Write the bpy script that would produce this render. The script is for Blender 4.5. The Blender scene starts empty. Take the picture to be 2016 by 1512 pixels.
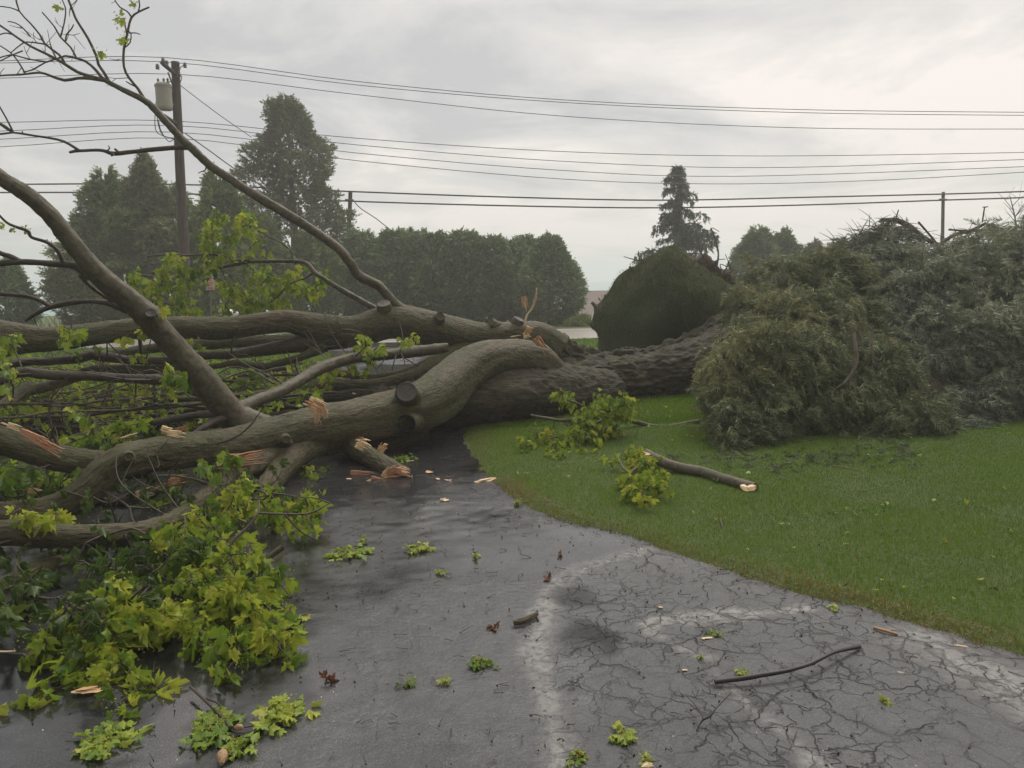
import bpy, math, random
import numpy as np
from mathutils import Matrix, Vector
R = np.random.default_rng(11)
random.seed(11)
S = bpy.context.scene
C = S.collection
TAU = 2 * math.pi

# ------------------------------------------------------------------ camera
W0, H0, F0 = 2016, 1512, 1500.0
CAM = np.array([0.0, 0.0, 1.6])
PITCH, ROLL = math.radians(7.6), 0.0139
_r = np.array([math.cos(ROLL), 0, -math.sin(ROLL)])
_u0 = np.array([math.sin(ROLL), 0, math.cos(ROLL)])
_f0 = np.array([0.0, 1.0, 0.0])
FWD = _f0 * math.cos(PITCH) - _u0 * math.sin(PITCH)
UPV = _f0 * math.sin(PITCH) + _u0 * math.cos(PITCH)
RGT = _r
cam = bpy.data.cameras.new('camera'); co = bpy.data.objects.new('camera', cam); C.objects.link(co)
cam.sensor_width = 36; cam.lens = 36 * F0 / W0; cam.clip_end = 9000; cam.clip_start = 0.05
co.matrix_world = Matrix(((RGT[0], UPV[0], -FWD[0], CAM[0]), (RGT[1], UPV[1], -FWD[1], CAM[1]),
                          (RGT[2], UPV[2], -FWD[2], CAM[2]), (0, 0, 0, 1)))
S.camera = co

def ray(x, y):
    return FWD + RGT * ((x - W0 / 2) / F0) + UPV * ((H0 / 2 - y) / F0)
def at(x, y, D):
    d = ray(x, y); return CAM + d * (D / d[1])
def gh(x, y, h=0.0):
    d = ray(x, y); return CAM + d * ((h - CAM[2]) / d[2])

# ------------------------------------------------------------------ world
SUN_EL, SUN_AZ = math.radians(50), math.radians(26)   # azimuth measured from +Y towards +X
w = bpy.data.worlds.new('World'); S.world = w; w.use_nodes = True
nt = w.node_tree; nt.nodes.clear()
def N(t, typ, **kw):
    n = t.nodes.new(typ)
    for k, v in kw.items(): setattr(n, k, v)
    return n
def L(t, a, b): t.links.new(a, b)
out = N(nt, 'ShaderNodeOutputWorld'); bg = N(nt, 'ShaderNodeBackground'); L(nt, bg.outputs[0], out.inputs[0])
bg.inputs[1].default_value = 0.1
sky = N(nt, 'ShaderNodeTexSky'); sky.sky_type = 'NISHITA'; sky.sun_disc = False
sky.sun_elevation = SUN_EL; sky.sun_rotation = SUN_AZ; sky.dust_density = 3
tc = N(nt, 'ShaderNodeTexCoord'); sp = N(nt, 'ShaderNodeSeparateXYZ'); L(nt, tc.outputs['Generated'], sp.inputs[0])
def M(t, op, a, b=None, c=None, clamp=False):
    n = N(t, 'ShaderNodeMath', operation=op); n.use_clamp = clamp
    for i, v in enumerate((a, b, c)):
        if v is None: continue
        if isinstance(v, (int, float)): n.inputs[i].default_value = v
        else: L(t, v, n.inputs[i])
    return n.outputs[0]
def ramp(t, fac, stops, interp='LINEAR'):
    n = N(t, 'ShaderNodeValToRGB'); n.color_ramp.interpolation = interp
    e = n.color_ramp.elements
    while len(e) < len(stops): e.new(0.5)
    for i, (p, c) in enumerate(stops):
        e[i].position = p; e[i].color = (c[0], c[1], c[2], 1) if hasattr(c, '__len__') else (c, c, c, 1)
    L(t, fac, n.inputs[0]); return n.outputs[0]
def noise(t, vec, scale, detail=5, rough=0.5, dist=0.0, out='Fac'):
    n = N(t, 'ShaderNodeTexNoise'); n.inputs['Scale'].default_value = scale
    n.inputs['Detail'].default_value = detail; n.inputs['Roughness'].default_value = rough
    n.inputs['Distortion'].default_value = dist
    if vec is not None: L(t, vec, n.inputs['Vector'])
    return n.outputs[out]
def mix(t, fac, a, b, mode='MIX'):
    n = N(t, 'ShaderNodeMix', data_type='RGBA', blend_type=mode)
    for i, v in ((0, fac), (6, a), (7, b)):
        if isinstance(v, (int, float)): n.inputs[i].default_value = v
        elif isinstance(v, tuple): n.inputs[i].default_value = (v[0], v[1], v[2], 1)
        else: L(t, v, n.inputs[i])
    return n.outputs[2]
den = M(nt, 'ADD', M(nt, 'MAXIMUM', sp.outputs[2], 0.0), 0.11)
cx = M(nt, 'DIVIDE', sp.outputs[0], den); cy = M(nt, 'DIVIDE', sp.outputs[1], den)
cb = N(nt, 'ShaderNodeCombineXYZ'); L(nt, cx, cb.inputs[0]); L(nt, cy, cb.inputs[1]); cb.inputs[2].default_value = 3.7
n1 = noise(nt, cb.outputs[0], 0.85, 10, 0.60, 0.5)
n2 = noise(nt, cb.outputs[0], 0.16, 3, 0.5, 0.2)
side = M(nt, 'MULTIPLY', sp.outputs[0], 0.13)
nn = M(nt, 'ADD', M(nt, 'ADD', M(nt, 'SUBTRACT', M(nt, 'MULTIPLY', n1, 0.95), 0.115), M(nt, 'MULTIPLY', n2, 0.32)), side)
hz = M(nt, 'SUBTRACT', 1.0, M(nt, 'MULTIPLY', M(nt, 'MAXIMUM', sp.outputs[2], 0.0), 5.5), clamp=True)
nn = M(nt, 'ADD', nn, M(nt, 'MULTIPLY', hz, 0.07))
ccol = ramp(nt, nn, [(0.43, (4.5, 4.5, 4.55)), (0.50, (5.4, 5.35, 5.25)), (0.57, (6.3, 6.05, 5.75)), (0.66, (7.8, 7.2, 6.85))])
ccol = mix(nt, M(nt, 'MULTIPLY', hz, 0.40), ccol, (5.7, 5.35, 4.9))
zen = ramp(nt, sp.outputs[2], [(0.40, 1.0), (0.75, 2.5)])   # an overcast sky is brightest overhead
ccol = mix(nt, 1.0, ccol, zen, 'MULTIPLY')
rear_dim = ramp(nt, M(nt, 'MULTIPLY_ADD', sp.outputs[1], 0.5, 0.5), [(0.25, 0.42), (0.62, 1.0)])   # unseen sky behind the viewer, dimmed to darken viewer-facing sides
ccol = mix(nt, 1.0, ccol, rear_dim, 'MULTIPLY')
L(nt, mix(nt, 0.95, sky.outputs[0], ccol), bg.inputs[0])

sl = bpy.data.lights.new('sun', 'SUN'); sl.energy = 1.1; sl.angle = math.radians(16); sl.color = (1.0, 0.94, 0.86)
so = bpy.data.objects.new('sun', sl); C.objects.link(so)
sd = Vector((math.sin(SUN_AZ) * math.cos(SUN_EL), math.cos(SUN_AZ) * math.cos(SUN_EL), math.sin(SUN_EL)))
so.rotation_euler = sd.to_track_quat('Z', 'Y').to_euler(); so.location = (8, 8, 12)

S.view_settings.view_transform = 'Standard'; S.view_settings.look = 'None'
S.view_settings.exposure = 0.36; S.view_settings.gamma = 1.0
S.cycles.use_denoising = True; S.cycles.max_bounces = 6; S.cycles.transparent_max_bounces = 4
S.cycles.volume_bounces = 1
try: S.cycles.denoiser = 'OPENIMAGEDENOISE'
except Exception: pass

# ------------------------------------------------------------------ numeric noise
_T = R.random((32, 32, 32))
def vn(P):
    P = np.asarray(P, float); i = np.floor(P).astype(int); f = P - i; f = f * f * (3 - 2 * f)
    r = 0
    for dx in (0, 1):
        for dy in (0, 1):
            for dz in (0, 1):
                wgt = (f[:, 0] if dx else 1 - f[:, 0]) * (f[:, 1] if dy else 1 - f[:, 1]) * (f[:, 2] if dz else 1 - f[:, 2])
                r = r + wgt * _T[(i[:, 0] + dx) % 32, (i[:, 1] + dy) % 32, (i[:, 2] + dz) % 32]
    return r * 2 - 1
def fbm(P, o=3):
    a, r = 1.0, 0
    for k in range(o): r = r + a * vn(np.asarray(P) * 2 ** k + k * 7.3); a *= 0.5
    return r
def norm(v):
    return v / (np.linalg.norm(v, axis=-1, keepdims=True) + 1e-12)

# ------------------------------------------------------------------ mesh building
class MB:
    def __init__(s): s.v = []; s.q = []; s.t = []; s.bk = []; s.rn = []; s.qm = []; s.tm = []; s.n = 0
    def add(s, V, quads=None, tris=None, bk=None, rn=0.5, mat=0):
        V = np.asarray(V, float).reshape(-1, 3); n = len(V)
        s.v.append(V)
        s.bk.append(V if bk is None else np.asarray(bk, float).reshape(-1, 3))
        s.rn.append(np.full(n, rn) if np.isscalar(rn) else np.asarray(rn, float))
        if quads is not None and len(quads):
            q = np.asarray(quads, int).reshape(-1, 4) + s.n; s.q.append(q); s.qm.append(np.full(len(q), mat))
        if tris is not None and len(tris):
            t = np.asarray(tris, int).reshape(-1, 3) + s.n; s.t.append(t); s.tm.append(np.full(len(t), mat))
        s.n += n
    def mesh(s, name, mats, smooth=True, off=(0, 0, 0)):
        V = np.concatenate(s.v) - np.asarray(off)
        q = np.concatenate(s.q) if s.q else np.zeros((0, 4), int)
        t = np.concatenate(s.t) if s.t else np.zeros((0, 3), int)
        me = bpy.data.meshes.new(name)
        me.vertices.add(len(V)); me.vertices.foreach_set('co', V.ravel().astype(np.float32))
        nl = q.size + t.size; me.loops.add(nl)
        me.loops.foreach_set('vertex_index', np.concatenate([q.ravel(), t.ravel()]).astype(np.int32))
        me.polygons.add(len(q) + len(t))
        ls = np.concatenate([np.arange(len(q)) * 4, q.size + np.arange(len(t)) * 3]).astype(np.int32)
        me.polygons.foreach_set('loop_start', ls)
        mi = np.concatenate([np.concatenate(s.qm) if s.qm else [], np.concatenate(s.tm) if s.tm else []]).astype(np.int32)
        me.polygons.foreach_set('material_index', mi)
        me.polygons.foreach_set('use_smooth', np.full(len(q) + len(t), smooth))
        for m in (mats if isinstance(mats, (list, tuple)) else [mats]): me.materials.append(m)
        a = me.attributes.new('bk', 'FLOAT_VECTOR', 'POINT'); a.data.foreach_set('vector', np.concatenate(s.bk).ravel().astype(np.float32))
        a = me.attributes.new('rnd', 'FLOAT', 'POINT'); a.data.foreach_set('value', np.concatenate(s.rn).astype(np.float32))
        me.update(calc_edges=True); me.validate()
        return me
ORG = {}
def tag(o, label=None, cat=None, group=None, kind=None):
    if label: o['label'] = label
    if cat: o['category'] = cat
    if group: o['group'] = group
    if kind: o['kind'] = kind
    return o
def thing(name, loc, label, cat, group=None):
    o = bpy.data.objects.new(name, None); o.empty_display_size = 0.2; C.objects.link(o); o.location = tuple(loc)
    ORG[o.name] = np.array(loc, float); return tag(o, label, cat, group)
def part(name, mb, mats, parent, smooth=True, label=None):
    o = bpy.data.objects.new(name, None if mb is None else mb.mesh(name, mats, smooth, ORG[parent.name]))
    C.objects.link(o); o.parent = parent; ORG[o.name] = ORG[parent.name]
    if label: o['label'] = label
    return o
def solo(name, mb, mats, base, label, cat, group=None, smooth=True, kind=None):
    base = np.array(base, float)
    o = bpy.data.objects.new(name, mb.mesh(name, mats, smooth, base)); C.objects.link(o); o.location = tuple(base)
    ORG[o.name] = base; return tag(o, label, cat, group, kind)
def struct(name, mb, mats, smooth=True, kind='structure'):
    o = bpy.data.objects.new(name, mb.mesh(name, mats, smooth)); C.objects.link(o); o['kind'] = kind; return o

def spline(P, step):
    """Catmull-Rom through rows of P (xyz + radius)"""
    P = np.asarray(P, float)
    if len(P) == 2:
        n = max(2, int(np.linalg.norm(P[1, :3] - P[0, :3]) / step)); t = np.linspace(0, 1, n + 1)[:, None]
        return P[0] * (1 - t) + P[1] * t
    A = np.vstack([2 * P[0] - P[1], P, 2 * P[-1] - P[-2]]); o = []
    for i in range(1, len(A) - 2):
        p0, p1, p2, p3 = A[i - 1], A[i], A[i + 1], A[i + 2]
        n = max(2, int(np.linalg.norm(p2[:3] - p1[:3]) / step)); t = np.linspace(0, 1, n, endpoint=False)[:, None]
        o.append(0.5 * ((2 * p1) + (-p0 + p2) * t + (2 * p0 - 5 * p1 + 4 * p2 - p3) * t ** 2 + (-p0 + 3 * p1 - 3 * p2 + p3) * t ** 3))
    o.append(A[-2][None]); Q = np.vstack(o); Q[:, 3] = np.maximum(Q[:, 3], P[:, 3].min() * 0.8); return Q
def tube(mb, P, step=None, sides=None, lump=0.06, mat=0, cap=True, capmat=None, jag=0.0, seed=0.0, rn=0.5, ridge=0.0, rf=36.0):
    P = np.asarray(P, float); rm = P[:, 3].mean()
    if step is None: step = max(rm * 0.45, 0.01)
    Q = spline(P, step); n = len(Q)
    if sides is None: sides = int(np.clip(6 + rm * 150, 6, 36)) if not ridge else int(np.clip(rm * 420, 16, 110))
    T = norm(np.gradient(Q[:, :3], axis=0))
    a = np.array([0.13, 0.2, 1.0]); nrm = a - T[0] * a.dot(T[0]); nrm /= np.linalg.norm(nrm)
    B1 = np.zeros((n, 3))
    for i in range(n):
        nrm = nrm - T[i] * nrm.dot(T[i]); nrm /= np.linalg.norm(nrm) + 1e-9; B1[i] = nrm
    B2 = np.cross(T, B1)
    th = np.arange(sides) * TAU / sides
    ct, st = np.cos(th)[None, :, None], np.sin(th)[None, :, None]
    dirs = B1[:, None] * ct + B2[:, None] * st
    r = Q[:, 3][:, None].repeat(sides, 1)
    arc = np.concatenate([[0], np.cumsum(np.linalg.norm(np.diff(Q[:, :3], axis=0), axis=1))])
    s3 = arc[:, None].repeat(sides, 1)
    sd = seed + P[0, 0] * 3.1 + P[0, 2] * 7.7
    if lump:
        q = np.stack([np.cos(th)[None].repeat(n, 0) * 1.1 + sd, np.sin(th)[None].repeat(n, 0) * 1.1, s3 / (rm * 5 + 0.02)], -1).reshape(-1, 3)
        r = r * (1 + lump * (fbm(q, 3)).reshape(n, sides))
    if ridge:
        Fq = rf; q = np.stack([np.cos(th)[None] * Q[:, 3][:, None] * Fq + sd, np.sin(th)[None] * Q[:, 3][:, None] * Fq, s3 * Fq * .30], -1).reshape(-1, 3)
        q = q + .35 * np.stack([vn(q * .5), vn(q * .5 + 5), vn(q * .5 + 11)], 1)
        f = np.abs(fbm(q, 3)).reshape(n, sides)
        r = r + ridge * (f - 0.35)
    V = Q[:, None, :3] + dirs * r[..., None]
    if jag:
        V[-1] += T[-1] * (R.random((sides, 1)) * jag)
    bk = np.stack([np.cos(th)[None] * Q[:, 3][:, None] + sd, np.sin(th)[None] * Q[:, 3][:, None], s3], -1)
    i = np.arange(n - 1)[:, None] * sides; j = np.arange(sides)[None]; j2 = (j + 1) % sides
    quads = np.stack([i + j, i + j2, i + sides + j2, i + sides + j], -1).reshape(-1, 4)
    mb.add(V, quads, bk=bk, rn=rn, mat=mat)
    if cap:
        for k, ring in ((0, V[0]), (n - 1, V[-1])):
            c = ring.mean(0) - T[k] * (0.0 if not jag else 0.3 * jag)
            VV = np.vstack([ring, c]); jj = np.arange(sides)
            tr = np.stack([jj, (jj + 1) % sides, np.full(sides, sides)], -1)
            if k == 0: tr = tr[:, ::-1]
            mb.add(VV, tris=tr, rn=rn, bk=VV, mat=mat if (capmat is None or k == 0) else capmat)
    return Q
def PX(rows):
    """rows (px, py, D, diameter in photo px) -> xyz, radius"""
    return np.array([np.append(at(x, y, D), d * D / F0 / 2) for x, y, D, d in rows])
def PG(rows):
    """rows (px, py, height above ground, diameter px): the axis lies h + radius above the lawn"""
    o = []
    for x, y, h, d in rows:
        r = d * gh(x, y)[1] / F0 / 2; p = gh(x, y, h + r * .8); o.append([*p, r])
    return np.array(o)
def box(mb, lo, hi, mat=0, M3=None):
    x0, y0, z0 = lo; x1, y1, z1 = hi
    V = np.array([[x0, y0, z0], [x1, y0, z0], [x1, y1, z0], [x0, y1, z0], [x0, y0, z1], [x1, y0, z1], [x1, y1, z1], [x0, y1, z1]], float)
    if M3 is not None: V = V @ np.asarray(M3).T
    mb.add(V, [[0, 3, 2, 1], [4, 5, 6, 7], [0, 1, 5, 4], [1, 2, 6, 5], [2, 3, 7, 6], [3, 0, 4, 7]], mat=mat)
def shard(mb, p0, p1, wd, tk, up=(0, 0, 1), jag=0.25, mat=0, taper=0.4, n=7):
    """a torn flat length of wood between two points"""
    p0, p1 = np.array(p0, float), np.array(p1, float); a = p1 - p0; Ln = np.linalg.norm(a); a /= Ln
    up = np.array(up, float) + R.normal(0, .05, 3); s = np.cross(a, up); s /= np.linalg.norm(s) + 1e-9; u = np.cross(s, a)
    t = np.linspace(0, 1, n); rows = []
    for k, tt in enumerate(t):
        wv = wd * (1 - taper * tt) * (0.45 if k in (0, n - 1) else 1) * R.uniform(1 - jag, 1 + jag)
        sh = R.normal(0, wd * .10); c = p0 + a * Ln * tt + u * tk * .6 * math.sin(tt * 3 + wd * 50)
        rows += [c + s * (sh - wv / 2), c + s * sh + u * tk * R.uniform(.5, .8), c + s * (sh + wv / 2), c + s * sh * .8 - u * tk * .5]
    V = np.array(rows); q = []
    for k in range(n - 1):
        for j in range(4): q.append([k * 4 + j, k * 4 + (j + 1) % 4, k * 4 + 4 + (j + 1) % 4, k * 4 + 4 + j])
    q += [[3, 2, 1, 0], [4 * n - 4, 4 * n - 3, 4 * n - 2, 4 * n - 1]]
    bk = np.stack([np.tile([0, wd / 2, wd, wd / 2], n), np.tile([0, tk, 0, -tk], n), np.repeat(t * Ln, 4)], -1)
    mb.add(V, q, bk=bk + p0.sum(), mat=mat)

# ------------------------------------------------------------------ materials
def mat(name):
    m = bpy.data.materials.new(name); m.use_nodes = True; t = m.node_tree; t.nodes.clear()
    o = N(t, 'ShaderNodeOutputMaterial'); p = N(t, 'ShaderNodeBsdfPrincipled'); L(t, p.outputs[0], o.inputs[0])
    return m, t, p, o
def attr(t, name, out='Vector'):
    n = N(t, 'ShaderNodeAttribute'); n.attribute_name = name; return n.outputs[out]
def scale_v(t, v, s):
    n = N(t, 'ShaderNodeVectorMath', operation='MULTIPLY'); L(t, v, n.inputs[0]); n.inputs[1].default_value = s; return n.outputs[0]
def bump(t, p, h, strength, dist, prev=None):
    n = N(t, 'ShaderNodeBump'); n.inputs['Strength'].default_value = strength; n.inputs['Distance'].default_value = dist
    L(t, h, n.inputs['Height'])
    if prev is not None: L(t, prev, n.inputs['Normal'])
    L(t, n.outputs[0], p.inputs['Normal']); return n.outputs[0]

def bark(name, c1, c2, c3, ridge=0.006, rs=(34, 34, 7), rough=0.62, moss=0.5):
    m, t, p, o = mat(name); v = attr(t, 'bk')
    big = noise(t, scale_v(t, v, (2.2, 2.2, 1.1)), 1.0, 4, 0.6)
    fine = noise(t, scale_v(t, v, rs), 1.0, 6, 0.62, 0.25)
    spec = noise(t, scale_v(t, v, (60, 60, 45)), 1.0, 3, 0.6)
    col = mix(t, ramp(t, big, [(0.38, 0.0), (0.62, 1.0)]), c1, c2)
    g = N(t, 'ShaderNodeNewGeometry'); sx = N(t, 'ShaderNodeSeparateXYZ'); L(t, g.outputs['Position'], sx.inputs[0])
    m2 = noise(t, g.outputs['Position'], 1.7, 5, 0.65, 0.4)
    col = mix(t, M(t, 'MULTIPLY', ramp(t, m2, [(0.45, 0.0), (0.62, 1.0)]), moss), col, c3)
    col = mix(t, ramp(t, fine, [(0.36, 0.72), (0.56, 0.0)]), col, (c1[0] * .3, c1[1] * .3, c1[2] * .3))
    col = mix(t, ramp(t, spec, [(0.62, 0.0), (0.78, 0.45)]), col, (0.24, 0.22, 0.17))
    L(t, col, p.inputs['Base Color']); p.inputs['Roughness'].default_value = rough
    p.inputs['Specular IOR Level'].default_value = 0.35
    b = bump(t, p, fine, 0.9, ridge); bump(t, p, spec, 0.35, ridge * .4, b)
    return m
BARK = bark('maple_bark', (0.118, 0.094, 0.052), (0.072, 0.068, 0.026), (0.054, 0.067, 0.014), .035, rs=(50, 50, 15), moss=.75)
BARKD = bark('furrowed_bark', (0.072, 0.058, 0.034), (0.040, 0.035, 0.019), (0.040, 0.048, 0.014), 0.05, (26, 26, 6), 0.75)
BARKS = bark('smooth_bark', (0.112, 0.093, 0.060), (0.080, 0.070, 0.040), (0.062, 0.066, 0.024), 0.006, (22, 22, 22), 0.6, 0.4)
TWIG = bark('twig_bark', (0.055, 0.040, 0.028), (0.075, 0.060, 0.040), (0.05, 0.05, 0.02), 0.001, (60, 60, 30), 0.6, 0.3)
SPRBARK = bark('spruce_bark', (0.16, 0.13, 0.10), (0.11, 0.085, 0.065), (0.10, 0.10, 0.07), 0.004, (30, 30, 12), 0.8, 0.3)

def wood(name, a, b):
    m, t, p, o = mat(name); v = attr(t, 'bk')
    n = noise(t, scale_v(t, v, (120, 120, 9)), 1.0, 5, 0.6, 0.2); g = noise(t, scale_v(t, v, (9, 9, 5)), 1.0, 3)
    col = mix(t, n, a, b); col = mix(t, ramp(t, g, [(0.5, 0.0), (0.72, 0.6)]), col, (b[0] * .7, b[1] * .55, b[2] * .45))
    L(t, col, p.inputs['Base Color']); p.inputs['Roughness'].default_value = 0.6; bump(t, p, n, 0.8, 0.004); return m
WOOD = wood('torn_wood', (0.62, 0.43, 0.24), (0.50, 0.28, 0.13))
WOODP = wood('torn_wood_pink', (0.46, 0.25, 0.13), (0.34, 0.15, 0.07))
WOODL = wood('fresh_wood', (0.78, 0.62, 0.38), (0.66, 0.47, 0.26))
WOODG = wood('weathered_wood', (0.075, 0.068, 0.058), (0.05, 0.043, 0.035))

def simple(name, col, rough=0.6, metal=0.0, nscale=8, var=0.25, bmp=0.0):
    m, t, p, o = mat(name); tcn = N(t, 'ShaderNodeTexCoord')
    n = noise(t, tcn.outputs['Object'], nscale, 5, 0.6)
    c = mix(t, n, tuple(x * (1 - var) for x in col), tuple(min(1, x * (1 + var)) for x in col))
    L(t, c, p.inputs['Base Color']); p.inputs['Roughness'].default_value = rough; p.inputs['Metallic'].default_value = metal
    if bmp: bump(t, p, n, 0.6, bmp)
    return m
BLACK = simple('dark_hollow', (0.008, 0.007, 0.006), 0.95)
WIRE = simple('wire', (0.10, 0.10, 0.11), 0.5, 0.3)
CABLE = simple('cable', (0.018, 0.018, 0.022), 0.5)
METAL = simple('galvanised', (0.17, 0.165, 0.15), 0.5, 0.5)
TANK = simple('transformer_paint', (0.33, 0.315, 0.26), 0.55, 0.1, 3, 0.2)
POLE = bark('pole_wood', (0.10, 0.075, 0.058), (0.062, 0.046, 0.038), (0.12, 0.10, 0.08), 0.004, (26, 26, 1.4), 0.85, 0.3)
WHITE = simple('white_paint', (0.75, 0.74, 0.70), 0.5, 0, 5, 0.08)
REDP = simple('red_letters', (0.45, 0.09, 0.07), 0.5)
SIGNW = simple('sign_face', (0.62, 0.42, 0.38), 0.4, 0, 5, 0.06)

def leafmat(name, stops, flower=(0.42, 0.40, 0.06), trans=0.45, rough=0.42, veins=True):
    m, t, p, o = mat(name); r = attr(t, 'rnd', 'Fac'); v = attr(t, 'bk')
    f = M(t, 'FRACT', r); col = ramp(t, f, stops)
    if veins:
        s = N(t, 'ShaderNodeSeparateXYZ'); L(t, v, s.inputs[0])
        ang = M(t, 'ARCTAN2', s.outputs[0], s.outputs[1])
        rad = M(t, 'SQRT', M(t, 'ADD', M(t, 'MULTIPLY', s.outputs[0], s.outputs[0]), M(t, 'MULTIPLY', s.outputs[1], s.outputs[1])))
        pp = M(t, 'MULTIPLY', M(t, 'PINGPONG', ang, 0.42), rad)
        col = mix(t, ramp(t, pp, [(0.008, 0.55), (0.03, 0.0)]), col, (0.30, 0.36, 0.09))
        col = mix(t, M(t, 'MULTIPLY', M(t, 'SUBTRACT', 1.0, s.outputs[2], clamp=True), 0.35), col, (0.05, 0.10, 0.012))
    col = mix(t, M(t, 'GREATER_THAN', r, 1.0), col, flower)
    L(t, col, p.inputs['Base Color']); p.inputs['Roughness'].default_value = rough
    p.inputs['Specular IOR Level'].default_value = 0.4
    tr = N(t, 'ShaderNodeBsdfTranslucent'); L(t, col, tr.inputs[0]); mx = N(t, 'ShaderNodeMixShader'); mx.inputs[0].default_value = trans
    L(t, p.outputs[0], mx.inputs[1]); L(t, tr.outputs[0], mx.inputs[2]); L(t, mx.outputs[0], o.inputs[0]); return m
LEAF = leafmat('maple_leaf', [(0.0, (0.0826, 0.1610, 0.0165)), (0.4, (0.2006, 0.3105, 0.0264)), (0.75, (0.3540, 0.4370, 0.0385)), (1.0, (0.4720, 0.4945, 0.0550))], flower=(0.34, 0.35, 0.05))
LEAFD = leafmat('maple_leaf_shaded', [(0.0, (0.035, 0.070, 0.014)), (0.5, (0.065, 0.115, 0.018)), (1.0, (0.12, 0.16, 0.025))], flower=(0.16, 0.15, 0.03))  # shade under the lower limbs put into a darker leaf colour
LEAFR = leafmat('red_leaf', [(0.0, (0.12, 0.03, 0.02)), (1.0, (0.25, 0.07, 0.04))])
def needlemat(name, stops): return leafmat(name, stops, trans=0.18, rough=0.6, veins=False)
SPRN = needlemat('spruce_needles', [(0.0, (0.0555, 0.0669, 0.0339)), (0.45, (0.1155, 0.1444, 0.0656)), (0.75, (0.1943, 0.2130, 0.1005)), (1.0, (0.2940, 0.2841, 0.1270))])
SPRN2 = needlemat('grey_needles', [(0.0, (0.0866, 0.1064, 0.0757)), (0.5, (0.1675, 0.1956, 0.1278)), (1.0, (0.3003, 0.3140, 0.2012))])
CEDN = needlemat('cedar_foliage', [(0.0, (0.0652, 0.1069, 0.0315)), (0.5, (0.1552, 0.2208, 0.0601)), (1.0, (0.2950, 0.3450, 0.1073))])
CEDL = needlemat('cedar_foliage_olive', [(0.0, (0.0688, 0.0918, 0.0360)), (0.5, (0.1438, 0.1755, 0.0660)), (1.0, (0.2500, 0.2633, 0.1140))])
HEDN = needlemat('hedge_foliage', [(0.0, (0.0673, 0.1104, 0.0486)), (0.5, (0.1570, 0.2274, 0.0944)), (1.0, (0.2840, 0.3573, 0.1502))])
DKSP = needlemat('dark_spruce', [(0.0, (0.0455, 0.0700, 0.0494)), (1.0, (0.1105, 0.1540, 0.1040))])
BUSHG = needlemat('bright_bush', [(0.0, (0.10, 0.15, 0.03)), (1.0, (0.26, 0.30, 0.06))])

# ------------------------------------------------------------------ leaf instancing in numpy
_h = [(0.12, -0.10), (0.44, -0.15), (0.36, 0.08), (0.64, 0.16), (0.72, 0.48), (0.50, 0.42), (0.28, 0.44), (0.32, 0.68), (0.15, 0.76)]
LV = [(0, 0), (0, 0.12), (0, 0.55), (0, 1.0)] + _h + [(-x, y) for x, y in _h]
LV = np.array([(x, y, 0) for x, y in LV], float)
def _lt(b, flip):
    p = lambda k: b + k - 1
    T = [(0, p(1), 1), (p(1), p(2), 1), (p(2), p(3), 1), (p(3), p(4), 1), (p(4), p(5), p(6)), (p(4), p(6), 1), (p(6), p(7), 1), (p(7), 2, 1), (p(7), p(8), 2), (p(8), p(9), 2), (p(9), 3, 2)]
    return [(a, c, b2) for a, b2, c in T] if flip else T
LT = np.array(_lt(4, False) + _lt(13, True))
def leaves(mb, P, D, Nn, size, rn, mat=1, wilt=0.5):
    """P positions, D pointing of the midrib, Nn face normals"""
    n = len(P)
    if n == 0: return
    D = norm(D); X = norm(np.cross(D, Nn)); Z = np.cross(X, D)
    V = np.tile(LV, (n, 1, 1)); V[:, :, 0] *= R.uniform(0.72, 1.1, (n, 1)) * (1.15 - .38 * wilt)
    x, y = V[:, :, 0].copy(), V[:, :, 1].copy()
    V[:, :, 2] = np.abs(x) * R.uniform(-1.5, 0.3, (n, 1)) * (0.5 + wilt) - x ** 2 * R.uniform(-0.1, 0.9, (n, 1)) * wilt - y ** 2 * R.uniform(-.2, 0.9, (n, 1)) * wilt
    V[:, :, 0] *= 1 - np.clip(wilt * R.uniform(.05, .55, (n, 1)), 0, .6) * np.clip(np.abs(x) * 1.6, 0, 1)
    V[:, :, 2] += .10 * np.sin(x * 14 + y * 9 + R.random((n, 1)) * 6) * wilt
    V[:, :, 2] += R.normal(0, 0.075, V.shape[:2]); V[:, :, :2] += R.normal(0, 0.02, (n, len(LV), 2))
    sz = np.asarray(size).reshape(-1, 1, 1) if not np.isscalar(size) else size
    Wd = P[:, None] + (V[:, :, :1] * X[:, None] + V[:, :, 1:2] * D[:, None] + V[:, :, 2:] * Z[:, None]) * sz
    T = LT[None] + (np.arange(n) * len(LV))[:, None, None]
    bk = np.tile(LV, (n, 1, 1)); bk[:, :, 2] = 0.5 + 0.5 * R.random((n, 1))
    mb.add(Wd, tris=T.reshape(-1, 3), bk=bk, rn=np.repeat(np.clip(rn, 0.01, 0.99), len(LV)), mat=mat)
def bits(mb, P, size, rn, mat=1):
    """small loose flower or bud flakes"""
    n = len(P); A = norm(R.normal(size=(n, 3))); B = norm(np.cross(A, R.normal(size=(n, 3))))
    s = np.asarray(size).reshape(-1, 1) if not np.isscalar(size) else size
    V = np.stack([P - A * s, P + B * s * .6, P + A * s, P - B * s * .6], 1)
    mb.add(V, quads=np.arange(4 * n).reshape(-1, 4), rn=np.repeat(rn, 4), mat=mat)
def rnd_dir(n, down=0.0, up=0.0):
    d = R.normal(size=(n, 3)); d[:, 2] += up - down; return norm(d)
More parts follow.
